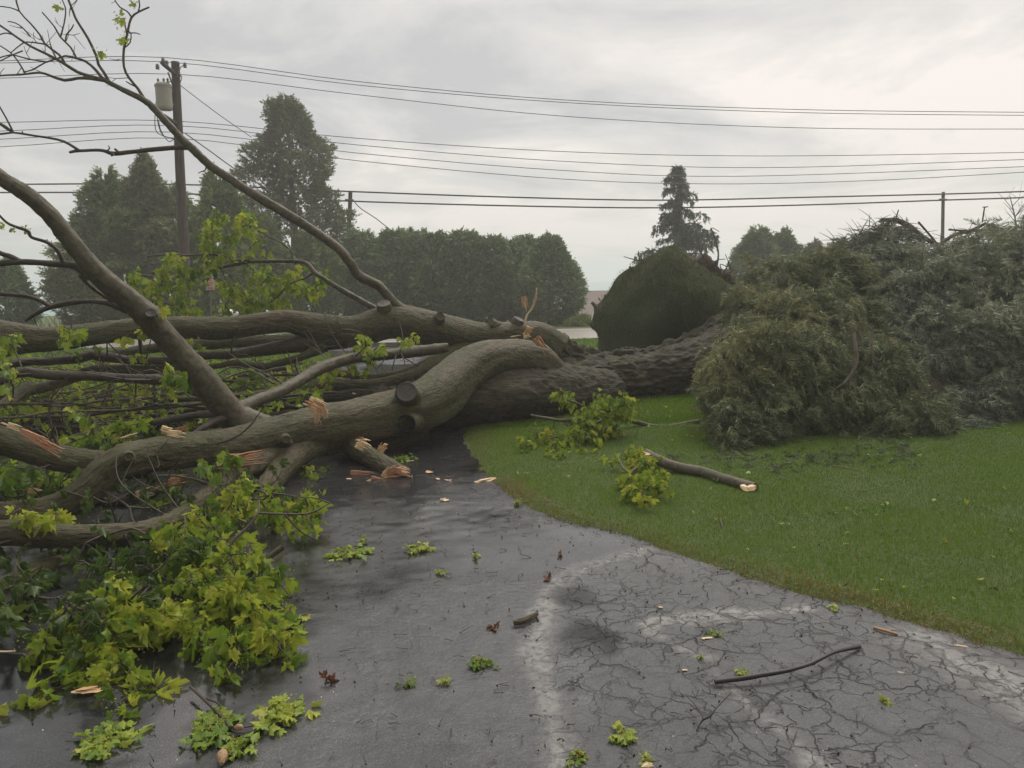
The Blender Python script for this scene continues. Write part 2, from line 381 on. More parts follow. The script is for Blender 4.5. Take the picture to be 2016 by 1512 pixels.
def grow(mb, skel, targets, size=0.10, nl=7, tr=0.0035, sag=0.12, droop=1.1, spread=0.10, tone=0.5, flowers=6, wilt=0.5, ext=0.0, mats=(0, 1), up=0.0, sides=5):
    """connect every target to the nearest wood and hang leaves round its end"""
    if len(skel): SK = [np.asarray(a)[:, :3] for a in skel]; SK = np.vstack(SK)
    targets = np.asarray(targets); dist = np.array([np.min(np.linalg.norm(SK - t, axis=1)) for t in targets])
    for ti in np.argsort(dist):
        t = targets[ti]; d = np.linalg.norm(SK - t, axis=1); k = np.argmin(d + R.random(len(d)) * d.min() * 0.25); a = SK[k]; ln = np.linalg.norm(t - a)
        if ln > 0.02:
            m1 = a * .62 + t * .38 + R.normal(0, ln * .09, 3) + np.array([0, 0, -sag * ln * .5 + up * ln]); m2 = a * .3 + t * .7 + R.normal(0, ln * .07, 3) + np.array([0, 0, -sag * ln * .2 + up * ln * .6])
            rr = tr * (1 + min(ln, 1.2) * 1.6)
            Q = tube(mb, np.array([[*a, rr * 1.3], [*m1, rr], [*m2, rr * .8], [*t, tr * .55]]), step=0.05, sides=sides, lump=0.0, mat=mats[0], cap=False)
            SK = np.vstack([SK, Q[len(Q) // 3:, :3]])
            Q = Q[int(len(Q) * .55):, :3]
        else: Q = t[None]
        if nl:
            n = max(1, int(nl * R.uniform(.6, 1.4))); base = Q[R.integers(0, len(Q), n)]
            base = np.where(R.random((n, 1)) < .6, t, base)
            off = rnd_dir(n, 0.2) * (R.random((n, 1)) ** .6) * spread; p = base + off
            out = off / spread
            Dd = norm(out * 0.8 + np.array([0, 0, -droop]) + R.normal(0, .35, (n, 3)))
            Nn = norm(np.stack([R.normal(0, .9, n), R.normal(-.4, .8, n), R.normal(.8, .6, n)], 1))
            s = size * R.uniform(.55, 1.2, n)
            leaves(mb, p, Dd, Nn, s, tone + R.normal(0, .22, n) + 0.25 * R.normal(), mat=mats[1], wilt=wilt)
            for b0, p0 in zip(base, p):
                if np.linalg.norm(b0 - p0) > .03:
                    tube(mb, np.array([[*b0, tr * .35], [*p0, tr * .3]]), step=1, sides=3, lump=0, mat=mats[0], cap=False)
        if flowers:
            n = int(flowers * R.uniform(.3, 1.5)); c = t + R.normal(0, spread * .45, 3)
            bits(mb, c + R.normal(0, spread * .28, (n, 3)), size * R.uniform(.04, .10, n), 1.0 + R.uniform(.1, .9, n), mats[1])
    return SK
def along(Q, n, lo=0.0, hi=1.0, off=0.15, up=0.6):
    """random points round a limb, for leaf targets"""
    i = (R.uniform(lo, hi, n) * (len(Q) - 1)).astype(int); d = rnd_dir(n, 0, up); return Q[i, :3] + d * (off * R.uniform(.4, 1.6, (n, 1)) + Q[i, 3:4])
def inpoly(P, poly):
    x, y = P[:, 0], P[:, 1]; poly = np.asarray(poly, float); r = np.zeros(len(P), bool); j = len(poly) - 1
    for i in range(len(poly)):
        xi, yi = poly[i]; xj, yj = poly[j]
        with np.errstate(divide='ignore', invalid='ignore'):
            r ^= ((yi > y) != (yj > y)) & (x < (xj - xi) * (y - yi) / (yj - yi + 1e-12) + xi)
        j = i
    return r
def segdist(P, line, closed=False):
    line = np.asarray(line, float); d = np.full(len(P), 1e9); m = len(line)
    for i in range(m if closed else m - 1):
        a, b = line[i], line[(i + 1) % m]; ab = b - a; t = np.clip(((P - a) @ ab) / (ab @ ab + 1e-12), 0, 1)
        d = np.minimum(d, np.linalg.norm(P - (a + t[:, None] * ab), axis=1))
    return d

#==SETTING==
def g2(rows): return np.array([gh(x, y)[:2] for x, y in rows])
R_EDGE = g2([(2250, 1390), (2016, 1300), (1860, 1255), (1700, 1205), (1600, 1180), (1500, 1150), (1400, 1120), (1290, 1085), (1230, 1062), (1150, 1040), (1085, 1020), (1030, 998), (985, 965), (955, 935), (935, 905), (922, 880), (915, 850), (895, 800), (872, 760), (852, 730), (838, 700), (838, 680), (850, 668)])
L_EDGE = g2([(610, 668), (640, 684), (655, 700), (680, 735), (640, 790), (560, 850), (350, 905), (0, 960), (-500, 1000)])
DRIVE = np.vstack([[[7, -6]], [[5.5, 2.4]], R_EDGE, L_EDGE, [[-12, -6]]])
def drive_sd(P):
    d = segdist(P, DRIVE, True); wob = 0.035 * fbm(np.c_[P * 3.0, np.zeros(len(P))], 3) + .018 * vn(np.c_[P * 13, np.ones(len(P))])
    return np.where(inpoly(P, DRIVE), -d, d) + wob
def grid_axis(lo, hi, segs):
    """non-uniform axis: segs = [(until, step)...]"""
    v = [lo]
    for until, st in segs:
        n = max(1, int(round((until - v[-1]) / st))); v += list(np.linspace(v[-1], until, n + 1)[1:])
    return np.array(v)
def sheet(mb, xs, ys, zf, rn=0.5, keep=None):
    X, Y = np.meshgrid(xs, ys); P = np.c_[X.ravel(), Y.ravel()]; Z = zf(P); nx, ny = len(xs), len(ys)
    i = (np.arange(ny - 1)[:, None] * nx + np.arange(nx - 1)[None]).ravel()
    q = np.stack([i, i + 1, i + nx + 1, i + nx], -1)
    if keep is not None:
        k = keep(P); q = q[k[q].any(1)]
    return P, np.c_[P, Z], q
BLUFF = 46.0
def lawn_h(P):
    sd_ = drive_sd(P); h = np.clip(sd_ / 0.09, -1, 1) * 0.028 - 0.004
    far = np.linalg.norm(P, axis=1) > 30
    h = np.where(far, 0.0, h)
    und = 0.03 * fbm(np.c_[P * 0.35, np.zeros(len(P))], 2) * np.clip((sd_ - .3) / 2, 0, 1)
    rd = segroad(P); h = np.where(rd < 0.35, -0.02, h + und)
    return h - 9.6 * np.clip((P[:, 1] - BLUFF) / 14, 0, 1) ** 1.0
def road_y(x): return 21.1 + 0.07 * x
def segroad(P):
    yr = road_y(P[:, 0]); return np.maximum(yr - P[:, 1], P[:, 1] - (yr + 4.6))
mb = MB()
xs = grid_axis(-260, 260, [(-40, 12), (-14, 1.5), (-5, 0.25), (7, 0.05), (12, 0.25), (40, 1.5), (260, 12)])
ys = grid_axis(-12, 75, [(1.5, 1.0), (9, 0.05), (24, 0.2), (60, 1.5), (75, 3)])
P, V, q = sheet(mb, xs, ys, lawn_h); mb.add(V, q)
m, t, p, o = mat('lawn_soil'); g = N(t, 'ShaderNodeNewGeometry')
a = noise(t, g.outputs['Position'], 0.9, 4, 0.6); b = noise(t, g.outputs['Position'], 38, 5, 0.7)
col = mix(t, a, (0.060, 0.095, 0.010), (0.080, 0.115, 0.013)); col = mix(t, ramp(t, b, [(0.4, 0.6), (0.6, 0.0)]), col, (0.035, 0.052, 0.010))
L(t, col, p.inputs['Base Color']); p.inputs['Roughness'].default_value = 0.9; bump(t, p, b, 0.8, 0.03)
LAWNM = m; struct('lawn', mb, LAWNM)

# driveway: wet asphalt, cracked and patched
mb = MB()
xs = grid_axis(-9, 6, [(-4.5, 0.12), (4.2, 0.03), (6, 0.12)]); ys = grid_axis(-4, 21.6, [(2.2, .3), (6.5, 0.03), (11, 0.07), (21.6, 0.2)])
DIP = [(gh(800, 875)[:2], .8, .022), (gh(560, 1090)[:2], 1.0, .012), (gh(400, 1360)[:2], .6, .012), (gh(900, 1010)[:2], .5, .008)]
def drive_h(P):
    z = 0.006 + 0.006 * fbm(np.c_[P * 1.3, np.full(len(P), 4.)], 3) + 0.0016 * vn(np.c_[P * 14, np.full(len(P), 1.)])
    for c, r, dpt in DIP: z -= dpt * np.exp(-((P - c) ** 2).sum(1) / (r * r))
    return z
def dk(P): return drive_sd(P) < 0.06
P, V, q = sheet(mb, xs, ys, drive_h, keep=dk)
B1 = [(1265, 1083), (1200, 1100), (1140, 1118), (1095, 1148), (1075, 1180), (1062, 1225), (1060, 1270), (1065, 1330), (1080, 1400), (1095, 1470), (1110, 1540)]
B2 = [(1600, 1200), (1560, 1203), (1490, 1207), (1420, 1216), (1330, 1221), (1290, 1226), (1285, 1245), (1330, 1275), (1385, 1300), (1430, 1350), (1480, 1400), (1530, 1430), (1600, 1500), (1640, 1560)]
B3 = [(1820, 1262), (1890, 1300), (1960, 1345), (2040, 1400)]
B4 = [(1235, 1075), (1160, 1060), (1080, 1040), (1000, 1010)]
B5 = [(860, 960), (830, 1000), (845, 1040), (820, 1060)]
ND = 0.045 * fbm(np.c_[P * 3.2, np.full(len(P), 9.)], 3) + .022 * vn(np.c_[P * 15, np.full(len(P), 2.)])
def band(rows, wd): return np.clip(1.25 - (segdist(P, g2(rows)) + ND) / wd, 0, 1)
lite = np.maximum.reduce([band(B1, .060), band(B2, .044), band(B3, .16), band(B4, .13) * .5, band(B5, .16) * .4])
poly = g2([(1270, 1075), (1150, 1112), (1085, 1165), (1066, 1260), (1075, 1400), (1100, 1600), (3000, 1600), (2300, 1300), (1700, 1180), (1290, 1070)])
sdz = segdist(P, poly, True); crz = np.where(inpoly(P, poly), np.clip(sdz / .12, 0, 1), 0)
wet = np.clip(0.50 + 1.3 * fbm(np.c_[P * .9, np.full(len(P), 2.)], 3) - (P[:, 0] - gh(900, 1300)[0]) * .22, 0, 1)
spots = 0  # damp patches, with dark reflections of trunk and trees painted in
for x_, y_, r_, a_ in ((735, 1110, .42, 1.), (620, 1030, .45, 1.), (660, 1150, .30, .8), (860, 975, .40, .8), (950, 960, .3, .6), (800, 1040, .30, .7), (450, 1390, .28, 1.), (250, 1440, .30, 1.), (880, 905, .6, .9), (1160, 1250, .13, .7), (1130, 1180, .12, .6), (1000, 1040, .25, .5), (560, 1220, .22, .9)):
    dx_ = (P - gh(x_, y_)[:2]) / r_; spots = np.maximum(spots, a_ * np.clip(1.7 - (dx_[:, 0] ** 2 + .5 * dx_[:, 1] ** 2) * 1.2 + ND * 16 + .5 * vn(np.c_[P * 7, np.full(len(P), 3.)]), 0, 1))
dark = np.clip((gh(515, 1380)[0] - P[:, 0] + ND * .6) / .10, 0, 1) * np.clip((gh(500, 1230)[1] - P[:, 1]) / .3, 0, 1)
wet = np.maximum(wet * .9 * (1 - .8 * crz), dark)
gl = 0
for x_, y_, rx_, ry_, a_ in ((880, 1012, .32, .10, 1.), (930, 1000, .2, .06, .8), (400, 1345, .10, .30, 1.), (430, 1310, .12, .16, .8), (800, 870, .5, 1.2, .8), (905, 960, .25, .15, .6), (330, 1400, .16, .14, .6), (700, 985, .3, .12, .5), (960, 1290, .25, .3, .25), (180, 1430, .25, .12, .5)):
    dx_ = (P - gh(x_, y_)[:2]) / [rx_ * 1.5, ry_ * 3.0]; gl = np.maximum(gl, a_ * np.clip(1.6 - (dx_ ** 2).sum(1) + ND * 14 + .8 * vn(np.c_[P[:, 0] * 9, P[:, 1] * 22, np.full(len(P), 5.)]), 0, 1))
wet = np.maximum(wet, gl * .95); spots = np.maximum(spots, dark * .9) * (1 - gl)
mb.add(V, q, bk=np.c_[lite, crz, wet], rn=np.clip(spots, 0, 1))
m, t, p, o = mat('wet_asphalt'); g = N(t, 'ShaderNodeNewGeometry'); pos = g.outputs['Position']
s = N(t, 'ShaderNodeSeparateXYZ'); L(t, attr(t, 'bk'), s.inputs[0]); LI, CZ, WT = s.outputs; DS = attr(t, 'rnd', 'Fac')
grain = noise(t, pos, 190, 4, 0.75); med = noise(t, pos, 26, 5, 0.65); big = noise(t, pos, 2.4, 5, 0.6)
def cracks(scale, wdt, dst):
    nz = noise(t, pos, scale * .9, 4, 0.6, 0, 'Color'); va = N(t, 'ShaderNodeVectorMath', operation='MULTIPLY_ADD'); L(t, nz, va.inputs[0]); va.inputs[1].default_value = (dst, dst, 0); L(t, pos, va.inputs[2])
    fl = scale_v(t, va.outputs[0], (1, 1, 0)); vo = N(t, 'ShaderNodeTexVoronoi', feature='DISTANCE_TO_EDGE'); vo.inputs['Scale'].default_value = scale; L(t, fl, vo.inputs['Vector'])
    wn = noise(t, pos, scale * 1.7, 3, 0.6); dd = M(t, 'DIVIDE', vo.outputs['Distance'], M(t, 'MULTIPLY', M(t, 'MAXIMUM', M(t, 'SUBTRACT', wn, 0.34), 0.02), wdt * 5))
    return M(t, 'SUBTRACT', 1.0, dd, clamp=True)
c1 = cracks(3.2, 0.022, .46); c2 = cracks(8.0, 0.05, .20); c0 = cracks(3.2, 0.12, .46)
zone = M(t, 'ADD', M(t, 'MULTIPLY', CZ, 1.0), M(t, 'MULTIPLY', LI, 0.35), clamp=True)
patch = ramp(t, noise(t, pos, 1.6, 3, .5), [(0.42, 0.25), (0.58, 1.0)])
p2 = ramp(t, noise(t, pos, 2.7, 3, .6), [(0.38, 0.2), (0.55, 1.0)])
stain = M(t, 'MULTIPLY', M(t, 'MULTIPLY', c0, zone), ramp(t, med, [(0.35, 0.15), (0.65, 0.75)]))
crk = M(t, 'MULTIPLY', M(t, 'MAXIMUM', M(t, 'MULTIPLY', c1, p2), M(t, 'MULTIPLY', M(t, 'MULTIPLY', c2, 0.7), patch)), zone)
hair = M(t, 'MULTIPLY', cracks(1.3, 0.006, .6), 0.12)
crk = M(t, 'MAXIMUM', crk, hair)
base = mix(t, big, (0.018, 0.020, 0.022), (0.050, 0.053, 0.056))
mott = noise(t, pos, 7.5, 6, 0.7, 0.4); base = mix(t, ramp(t, mott, [(0.36, 0.75), (0.52, 0.0)]), base, (0.014, 0.015, 0.017)); base = mix(t, ramp(t, mott, [(0.55, 0.0), (0.72, 0.5)]), base, (0.115, 0.119, 0.122))
base = mix(t, M(t, 'MULTIPLY', CZ, .45), base, (0.066, 0.068, 0.069))
base = mix(t, M(t, 'MULTIPLY', LI, ramp(t, med, [(0.38, 0.15), (0.58, 1.0)])), base, (0.24, 0.23, 0.215))
base = mix(t, M(t, 'MULTIPLY', WT, .7), base, (0.008, 0.008, 0.009))
base = mix(t, ramp(t, grain, [(0.52, 0.0), (0.70, 0.7)]), base, (0.20, 0.195, 0.19))
base = mix(t, ramp(t, grain, [(0.32, 0.8), (0.46, 0.0)]), base, (0.010, 0.010, 0.010))
base = mix(t, M(t, 'MULTIPLY', DS, .92), base, (0.005, 0.005, 0.0055))  # painted dark reflections and damp, put into the base colour
base = mix(t, M(t, 'MULTIPLY', stain, .6), base, (0.018, 0.018, 0.018))
base = mix(t, M(t, 'MULTIPLY', crk, .74), base, (0.007, 0.007, 0.007))
L(t, base, p.inputs['Base Color'])
ro = ramp(t, M(t, 'SUBTRACT', M(t, 'ADD', M(t, 'MULTIPLY', med, .7), 0.20), M(t, 'MULTIPLY', WT, 0.52)), [(0.02, 0.05), (0.22, 0.20), (0.55, 0.46)])
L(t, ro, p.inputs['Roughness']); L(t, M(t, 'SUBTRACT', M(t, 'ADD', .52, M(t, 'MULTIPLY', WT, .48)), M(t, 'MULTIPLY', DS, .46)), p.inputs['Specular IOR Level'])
hgt = M(t, 'SUBTRACT', M(t, 'ADD', M(t, 'MULTIPLY', grain, .5), M(t, 'MULTIPLY', med, 1.2)), M(t, 'MULTIPLY', crk, 1.3))
bn = N(t, 'ShaderNodeBump'); bn.inputs['Distance'].default_value = 0.0055; L(t, hgt, bn.inputs['Height'])
L(t, M(t, 'SUBTRACT', 1.0, M(t, 'MULTIPLY', WT, .93)), bn.inputs['Strength']); L(t, bn.outputs[0], p.inputs['Normal'])
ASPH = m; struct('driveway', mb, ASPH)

# road across the end of the drive
def strip(name, off, wd, z, m, x0=-90, x1=90, kind='structure'):
    b = MB(); x = np.linspace(x0, x1, 60); lo = road_y(x) + off
    V = np.vstack([np.c_[x, lo, np.full(60, z)], np.c_[x, lo + wd, np.full(60, z)]]); i = np.arange(59)
    b.add(V, np.stack([i, i + 1, i + 61, i + 60], -1)); return struct(name, b, m)
m, t, p, o = mat('road_surface'); g = N(t, 'ShaderNodeNewGeometry'); n_ = noise(t, scale_v(t, g.outputs['Position'], (.4, 6, 1)), 1.0, 4, .6)
L(t, mix(t, n_, (0.20, 0.185, 0.165), (0.34, 0.31, 0.28)), p.inputs['Base Color']); p.inputs['Roughness'].default_value = 0.38; ROADM = m
strip('road', 0, 4.6, 0.012, ROADM)
YEL = simple('road_yellow', (0.55, 0.36, 0.12), .6); WLN = simple('road_white', (0.62, 0.6, 0.56), .6)
strip('road_edge_line', 0.14, .12, .016, WLN); strip('road_centre_line', 2.45, .13, .016, YEL); strip('road_far_line', 4.3, .12, .016, WLN)
# lake
mb = MB(); mb.add([[-6000, 58, -8.4], [6000, 58, -8.4], [6000, 8000, -8.4], [-6000, 8000, -8.4]], [[0, 1, 2, 3]])
m, t, p, o = mat('lake_water'); g = N(t, 'ShaderNodeNewGeometry'); n_ = noise(t, scale_v(t, g.outputs['Position'], (.02, .25, 1)), 1.0, 6, .65)
L(t, mix(t, ramp(t, n_, [(.35, 0.0), (.7, 1.0)]), (0.015, 0.17, 0.16), (0.06, 0.24, 0.23)), p.inputs['Base Color']); p.inputs['Roughness'].default_value = .55
p.inputs['Specular IOR Level'].default_value = .1; bump(t, p, n_, .6, 1.5); struct('lake_water', mb, m)

# grass blades: lawn near and mid, all real blades in one stuff object
def blades(mb, P3, hgt, wid, rn, lean=0.5, nrm=None, mat=0):
    n = len(P3); a = R.random(n) * TAU; side = np.c_[np.cos(a), np.sin(a), np.zeros(n)]
    l2 = R.random(n) * TAU; ld = np.c_[np.cos(l2), np.sin(l2), np.zeros(n)] * (lean * R.random((n, 1))) + (np.array([0, 0, 1.]) if nrm is None else nrm)
    tip = P3 + norm(ld) * np.asarray(hgt).reshape(-1, 1); wv = np.asarray(wid).reshape(-1, 1) / 2
    V = np.stack([P3 - side * wv, P3 + side * wv, tip], 1)
    mb.add(V, tris=np.arange(3 * n).reshape(-1, 3), rn=np.repeat(rn, 3), mat=mat)
def scatter(n, x0, x1, y0, y1, cond): 
    P = np.c_[R.uniform(x0, x1, n), R.uniform(y0, y1, n)]; return P[cond(P)]
inview = lambda P: (P[:, 0] < P[:, 1] * .74 + 3.2) & (P[:, 0] > -P[:, 1] * .74 - 3.2)
mb = MB()
for n, x0, x1, y0, y1, h, wd in ((850000, -1, 9.5, 1.6, 8.6, .026, .0036), (380000, -1.5, 14, 8.2, 14, .034, .009), (300000, -16, 19, 9.5, 21, .055, .018)):
    P = scatter(n, x0, x1, y0, y1, lambda P: (drive_sd(P) > .012) & inview(P) & (segroad(P) > .3))
    k = fbm(np.c_[P * 1.1, np.full(len(P), 3.)], 3); k2 = vn(np.c_[P * 9, np.full(len(P), 5.)])
    sd_ = drive_sd(P); edge = np.clip(1 - sd_ / .34, 0, 1)
    k3 = fbm(np.c_[P * .38, np.full(len(P), 6.)], 2); rn = np.clip(.42 + .26 * k + .12 * k2 + .2 * k3 + R.normal(0, .06, len(P)), .02, .93)
    rn = np.where((R.random(len(P)) < edge * .95 * np.clip(.45 + k * 1.2, 0, 1)), .985, rn)
    hh = h * (1 + .3 * k + .2 * k2) * R.uniform(.6, 1.25, len(P)); z = lawn_h(P) - .003
    blades(mb, np.c_[P, z], hh, wd * R.uniform(.7, 1.2, len(P)), rn, 1.0)
GRASS = leafmat('grass_blades', [(0.0, (0.0643, 0.1321, 0.0034)), (0.5, (0.1139, 0.2048, 0.0052)), (0.95, (0.1858, 0.2709, 0.0115)), (0.97, (0.2106, 0.1321, 0.0230))], trans=.4, rough=.6, veins=False)
struct('grass', mb, GRASS, kind='stuff')
#==FAR==
# ------------------------------------------------------------------ conifer fronds in numpy
def frond_tpl(k, flat, wd=.07, droop=.25):
    V = []; T = []
    def tri(a, b, wv):
        d = b - a; s = np.cross(d, R.normal(size=3)); s = s / (np.linalg.norm(s) + 1e-9) * wv; i = len(V); V.extend([a - s, a + s, b]); T.append([i, i + 1, i + 2])
    tri(np.array([0, 0, 0.]), np.array([0, 1., -droop]), wd * .5)
    for i in range(k):
        y = (i + .5) / k * .92; ln = .50 * (1 - y * .7) * R.uniform(.7, 1.2); sg = 1 if i % 2 else -1
        az = R.normal(0, flat); a = np.array([0, y, -droop * y * y]); d = np.array([sg * math.cos(az) * .75, .65, math.sin(az) * .8 - .15])
        tri(a, a + d * ln, wd * R.uniform(.6, 1.2))
    return np.array(V), np.array(T)
FT = [frond_tpl(26, .55, .034) for _ in range(4)]; FT2 = [frond_tpl(8, .9, .13, .35) for _ in range(4)]
def fronds(mb, P, D, size, rn, tpls=FT, mat=0):
    n = len(P); D = norm(D); Nn = norm(R.normal(size=(n, 3)) + np.array([0, 0, 1.2])); X = norm(np.cross(D, Nn)); Z = np.cross(X, D)
    size = np.broadcast_to(size, (n,)); rn = np.broadcast_to(rn, (n,)); which = R.integers(0, len(tpls), n)
    for k, (TV, TT) in enumerate(tpls):
        i = np.where(which == k)[0]
        if len(i) == 0: continue
        Wd = P[i, None] + (TV[None, :, :1] * X[i, None] + TV[None, :, 1:2] * D[i, None] + TV[None, :, 2:] * Z[i, None]) * size[i, None, None]
        T = TT[None] + (np.arange(len(i)) * len(TV))[:, None, None]
        mb.add(Wd, tris=T.reshape(-1, 3), rn=np.repeat(np.clip(rn[i], .01, .99), len(TV)), mat=mat)
def cedar(name, x, D, top, base_y, wpx, label, cat, group, m=HEDN, shape=(.35, .55), n=2600, lean=0.0, fs=.26, tip=0.12, gaps=0.0, rag=1.0, dome=.55):
    """upright evergreen; x and top in photo px give its stand, width wpx px at its widest"""
    tp = at(x, top, D); H = tp[2]; b = np.array([tp[0], D, 0.0]); rad = wpx * D / F0 / 2
    th = thing(name, b, label, cat, group)
    tb = MB(); tube(tb, np.array([[b[0], b[1], -.1, rad * .07 + .05], [b[0] + .05, b[1], H * .5, rad * .05 + .03], [b[0], b[1], H * .93, .015]]), step=.3, sides=7); part('trunk', tb, SPRBARK, th)
    c = MB(); sd_ = R.random() * 50
    u = R.random(n) ** .85; z = .02 + u * .97
    prof = np.minimum(1, (z / shape[0]) ** .45) * np.where(z > shape[1], np.clip((1 - z) / (1 - shape[1]), 0, 1) ** (dome + tip), 1)
    az = R.random(n) * TAU
    lum = fbm(np.c_[np.cos(az) * 1.3 + sd_, np.sin(az) * 1.3, z * H * .75], 3)
    az0 = R.random(90) * TAU; zc = R.random(90) ** .8   # sprays gather on upswept limbs
    lum2 = vn(np.c_[np.cos(az) * 3.2 + sd_, np.sin(az) * 3.2, z * H * 1.9])
    rr = rad * prof * (1 + rag * (.22 * lum + .20 * lum2)) * (R.uniform(.30, 1.0, n) ** .38)
    Pp = np.c_[b[0] + rr * np.cos(az), b[1] + rr * np.sin(az), z * H + rag * (.22 * lum2 + .15 * lum)]; lum = lum * .6 + lum2 * .6
    if gaps:
        g_ = vn(Pp * 1.3 + sd_); keep = g_ > -1 + gaps; Pp = Pp[keep]; az = az[keep]; lum = lum[keep]
    k = len(Pp); Dd = np.c_[np.cos(az) * .8, np.sin(az) * .8, R.uniform(-.1, .9, k)] + R.normal(0, .35, (k, 3))
    fronds(c, Pp, Dd, fs * R.uniform(.6, 1.3, k), .42 + .30 * lum + R.normal(0, .13, k), FT2)
    part('crown', c, m, th); return th
HG = 'rounded arborvitae in the hedge across the road'
hd = [(708, 31, 462, 72), (742, 30.5, 466, 70), (778, 30, 459, 82), (815, 31.5, 462, 70), (850, 30, 461, 88), (882, 31, 468, 60), (915, 30, 462, 80), (962, 30.2, 474, 80), (1005, 31, 480, 72), (1035, 31.6, 474, 50)]
ordn = ['leftmost', 'second from the left', 'third from the left', 'fourth from the left', 'fifth from the left', 'sixth from the left', 'seventh from the left', 'eighth from the left', 'ninth from the left', 'tenth from the left']
for (x, D, tp_, wp), od in zip(hd, ordn): cedar('arborvitae_tree', x, D, tp_ - 2 + (od in ('second from the left', 'sixth from the left')) * 9, 640, wp + 18, 'dark rounded arborvitae in the hedge, ' + od, 'evergreen tree', HG, n=3800, gaps=.14, shape=(.25, .62), dome=.30, rag=.6)
cedar('arborvitae_tree', 1082, 28.8, 470, 640, 128, 'largest domed arborvitae at the lake end of the hedge, thinner at its left side', 'evergreen tree', HG, n=6600, shape=(.22, .38), dome=.42, gaps=.2, fs=.22, rag=.6)
cedar('cedar_tree', 564, 32, 202, 640, 205, 'tall pointed cedar standing highest above the hedge', 'cedar tree', None, CEDL, (.3, .52), 13000, fs=.25, gaps=.30, tip=.10, rag=1.7)
cedar('cedar_tree', 282, 27.5, 316, 650, 150, 'cedar with a narrow raised tip just left of the utility pole', 'cedar tree', 'cedars behind the utility pole', CEDL, (.3, .38), 6500, fs=.27, tip=.3, gaps=.1, rag=1.7)
cedar('cedar_tree', 208, 27, 352, 650, 150, 'broad dark cedar with a blunt top behind the diagonal limb', 'cedar tree', 'cedars behind the utility pole', CEDN, (.2, .45), 6500, fs=.26, rag=1.7)
cedar('cedar_tree', 165, 26.5, 425, 650, 112, 'low cedar at the left outer end beside the lake view', 'cedar tree', 'cedars behind the utility pole', CEDL, (.2, .4), 4200, fs=.25, rag=1.7)
cedar('cedar_tree', 335, 28.5, 372, 650, 130, 'dark cedar directly behind the utility pole', 'cedar tree', 'cedars behind the utility pole', CEDN, (.2, .5), 5200, fs=.26, rag=1.7)
cedar('cedar_tree', 430, 27.5, 352, 650, 120, 'rounded cedar just right of the utility pole', 'cedar tree', 'cedars behind the utility pole', CEDN, (.2, .5), 5200, fs=.26, rag=1.7)
cedar('cedar_tree', 505, 29, 425, 650, 130, 'low cedar filling the gap under the tall pointed cedar', 'cedar tree', 'cedars behind the utility pole', CEDN, (.2, .55), 4200, fs=.26)
cedar('cedar_tree', 612, 29.5, 462, 650, 110, 'low bushy cedar to the left of the hedge', 'cedar tree', 'cedars behind the utility pole', CEDN, (.2, .5), 4200, fs=.26)
cedar('cedar_tree', 4, 25, 520, 650, 100, 'small grey-green cedar at the left edge of the lake view', 'cedar tree', None, HEDN, (.3, .5), 3200, fs=.22, gaps=.12)
cedar('rounded_tree', 1490, 34, 458, 640, 110, 'round-headed evergreen beyond the root plate, left of a pair', 'evergreen tree', 'round evergreens beyond the road', HEDN, (.2, .5), 4500, fs=.28)
cedar('rounded_tree', 1540, 34, 461, 640, 92, 'round-headed evergreen beyond the root plate, right of a pair', 'evergreen tree', 'round evergreens beyond the road', HEDN, (.2, .55), 4000, fs=.28)
cedar('rounded_tree', 1600, 36, 482, 640, 90, 'paler low round tree right of the two round-headed evergreens', 'evergreen tree', 'round evergreens beyond the road', CEDL, (.2, .55), 2600, fs=.26, gaps=.2)
cedar('rounded_tree', 2050, 30, 432, 640, 100, 'dark evergreen cut off by the right edge of the view', 'evergreen tree', None, HEDN, (.2, .5), 3000, fs=.28)

# weeping spruce
def weeping_spruce():
    D = 33.0; tp = at(1334, 326, D); b = np.array([at(1340, 560, D)[0], D, 0.0]); H = tp[2]
    th = thing('weeping_spruce', b, 'narrow dark spruce with drooping branch tips behind the root plate', 'spruce tree')
    tb = MB(); tube(tb, np.array([[b[0], D, -.1, .16], [b[0] - .02, D, H * .5, .10], [tp[0] + .05, D, H * .94, .035], [tp[0] - .08, D, H, .012]]), step=.3, sides=7); part('trunk', tb, SPRBARK, th)
    c = MB(); lv = 0
    for z in np.linspace(.25, .985, 24):
        for k in range(4):
            az = R.random() * TAU; f = 1 - z; ln = (.22 + 3.0 * f) * R.uniform(.5, 1.15); ax = b[0] * (1 - z) + tp[0] * z
            d = np.array([math.cos(az), math.sin(az), 0]); o0 = np.array([ax, D, z * H])
            tt = np.linspace(0, 1, 14)[:, None]; pts = o0 + d * ln * tt + np.array([0, 0, 1.]) * ((-.55 * tt + .75 * tt ** 2 - .50 * tt ** 5) * ln * .8)
            tube(c, np.c_[pts, np.linspace(.028, .006, 14)], step=.2, sides=4, lump=0, mat=1, cap=False)
            n = int(12 + 26 * ln); i = R.integers(1, 14, n); P_ = pts[i] + R.normal(0, .045, (n, 3)); 
            fronds(c, P_, np.c_[R.normal(0, .25, n), R.normal(0, .25, n), np.full(n, -1.)] + d * .25, R.uniform(.14, .42, n) * (.6 + .4 * ln / 2), R.uniform(.1, .8, n), FT2)
            n = 16; i = R.integers(0, 14, n); fronds(c, pts[i], d + R.normal(0, .5, (n, 3)), R.uniform(.12, .25, n), R.uniform(.2, .9, n), FT2)
    part('crown', c, [DKSP, TWIG], th)
weeping_spruce()

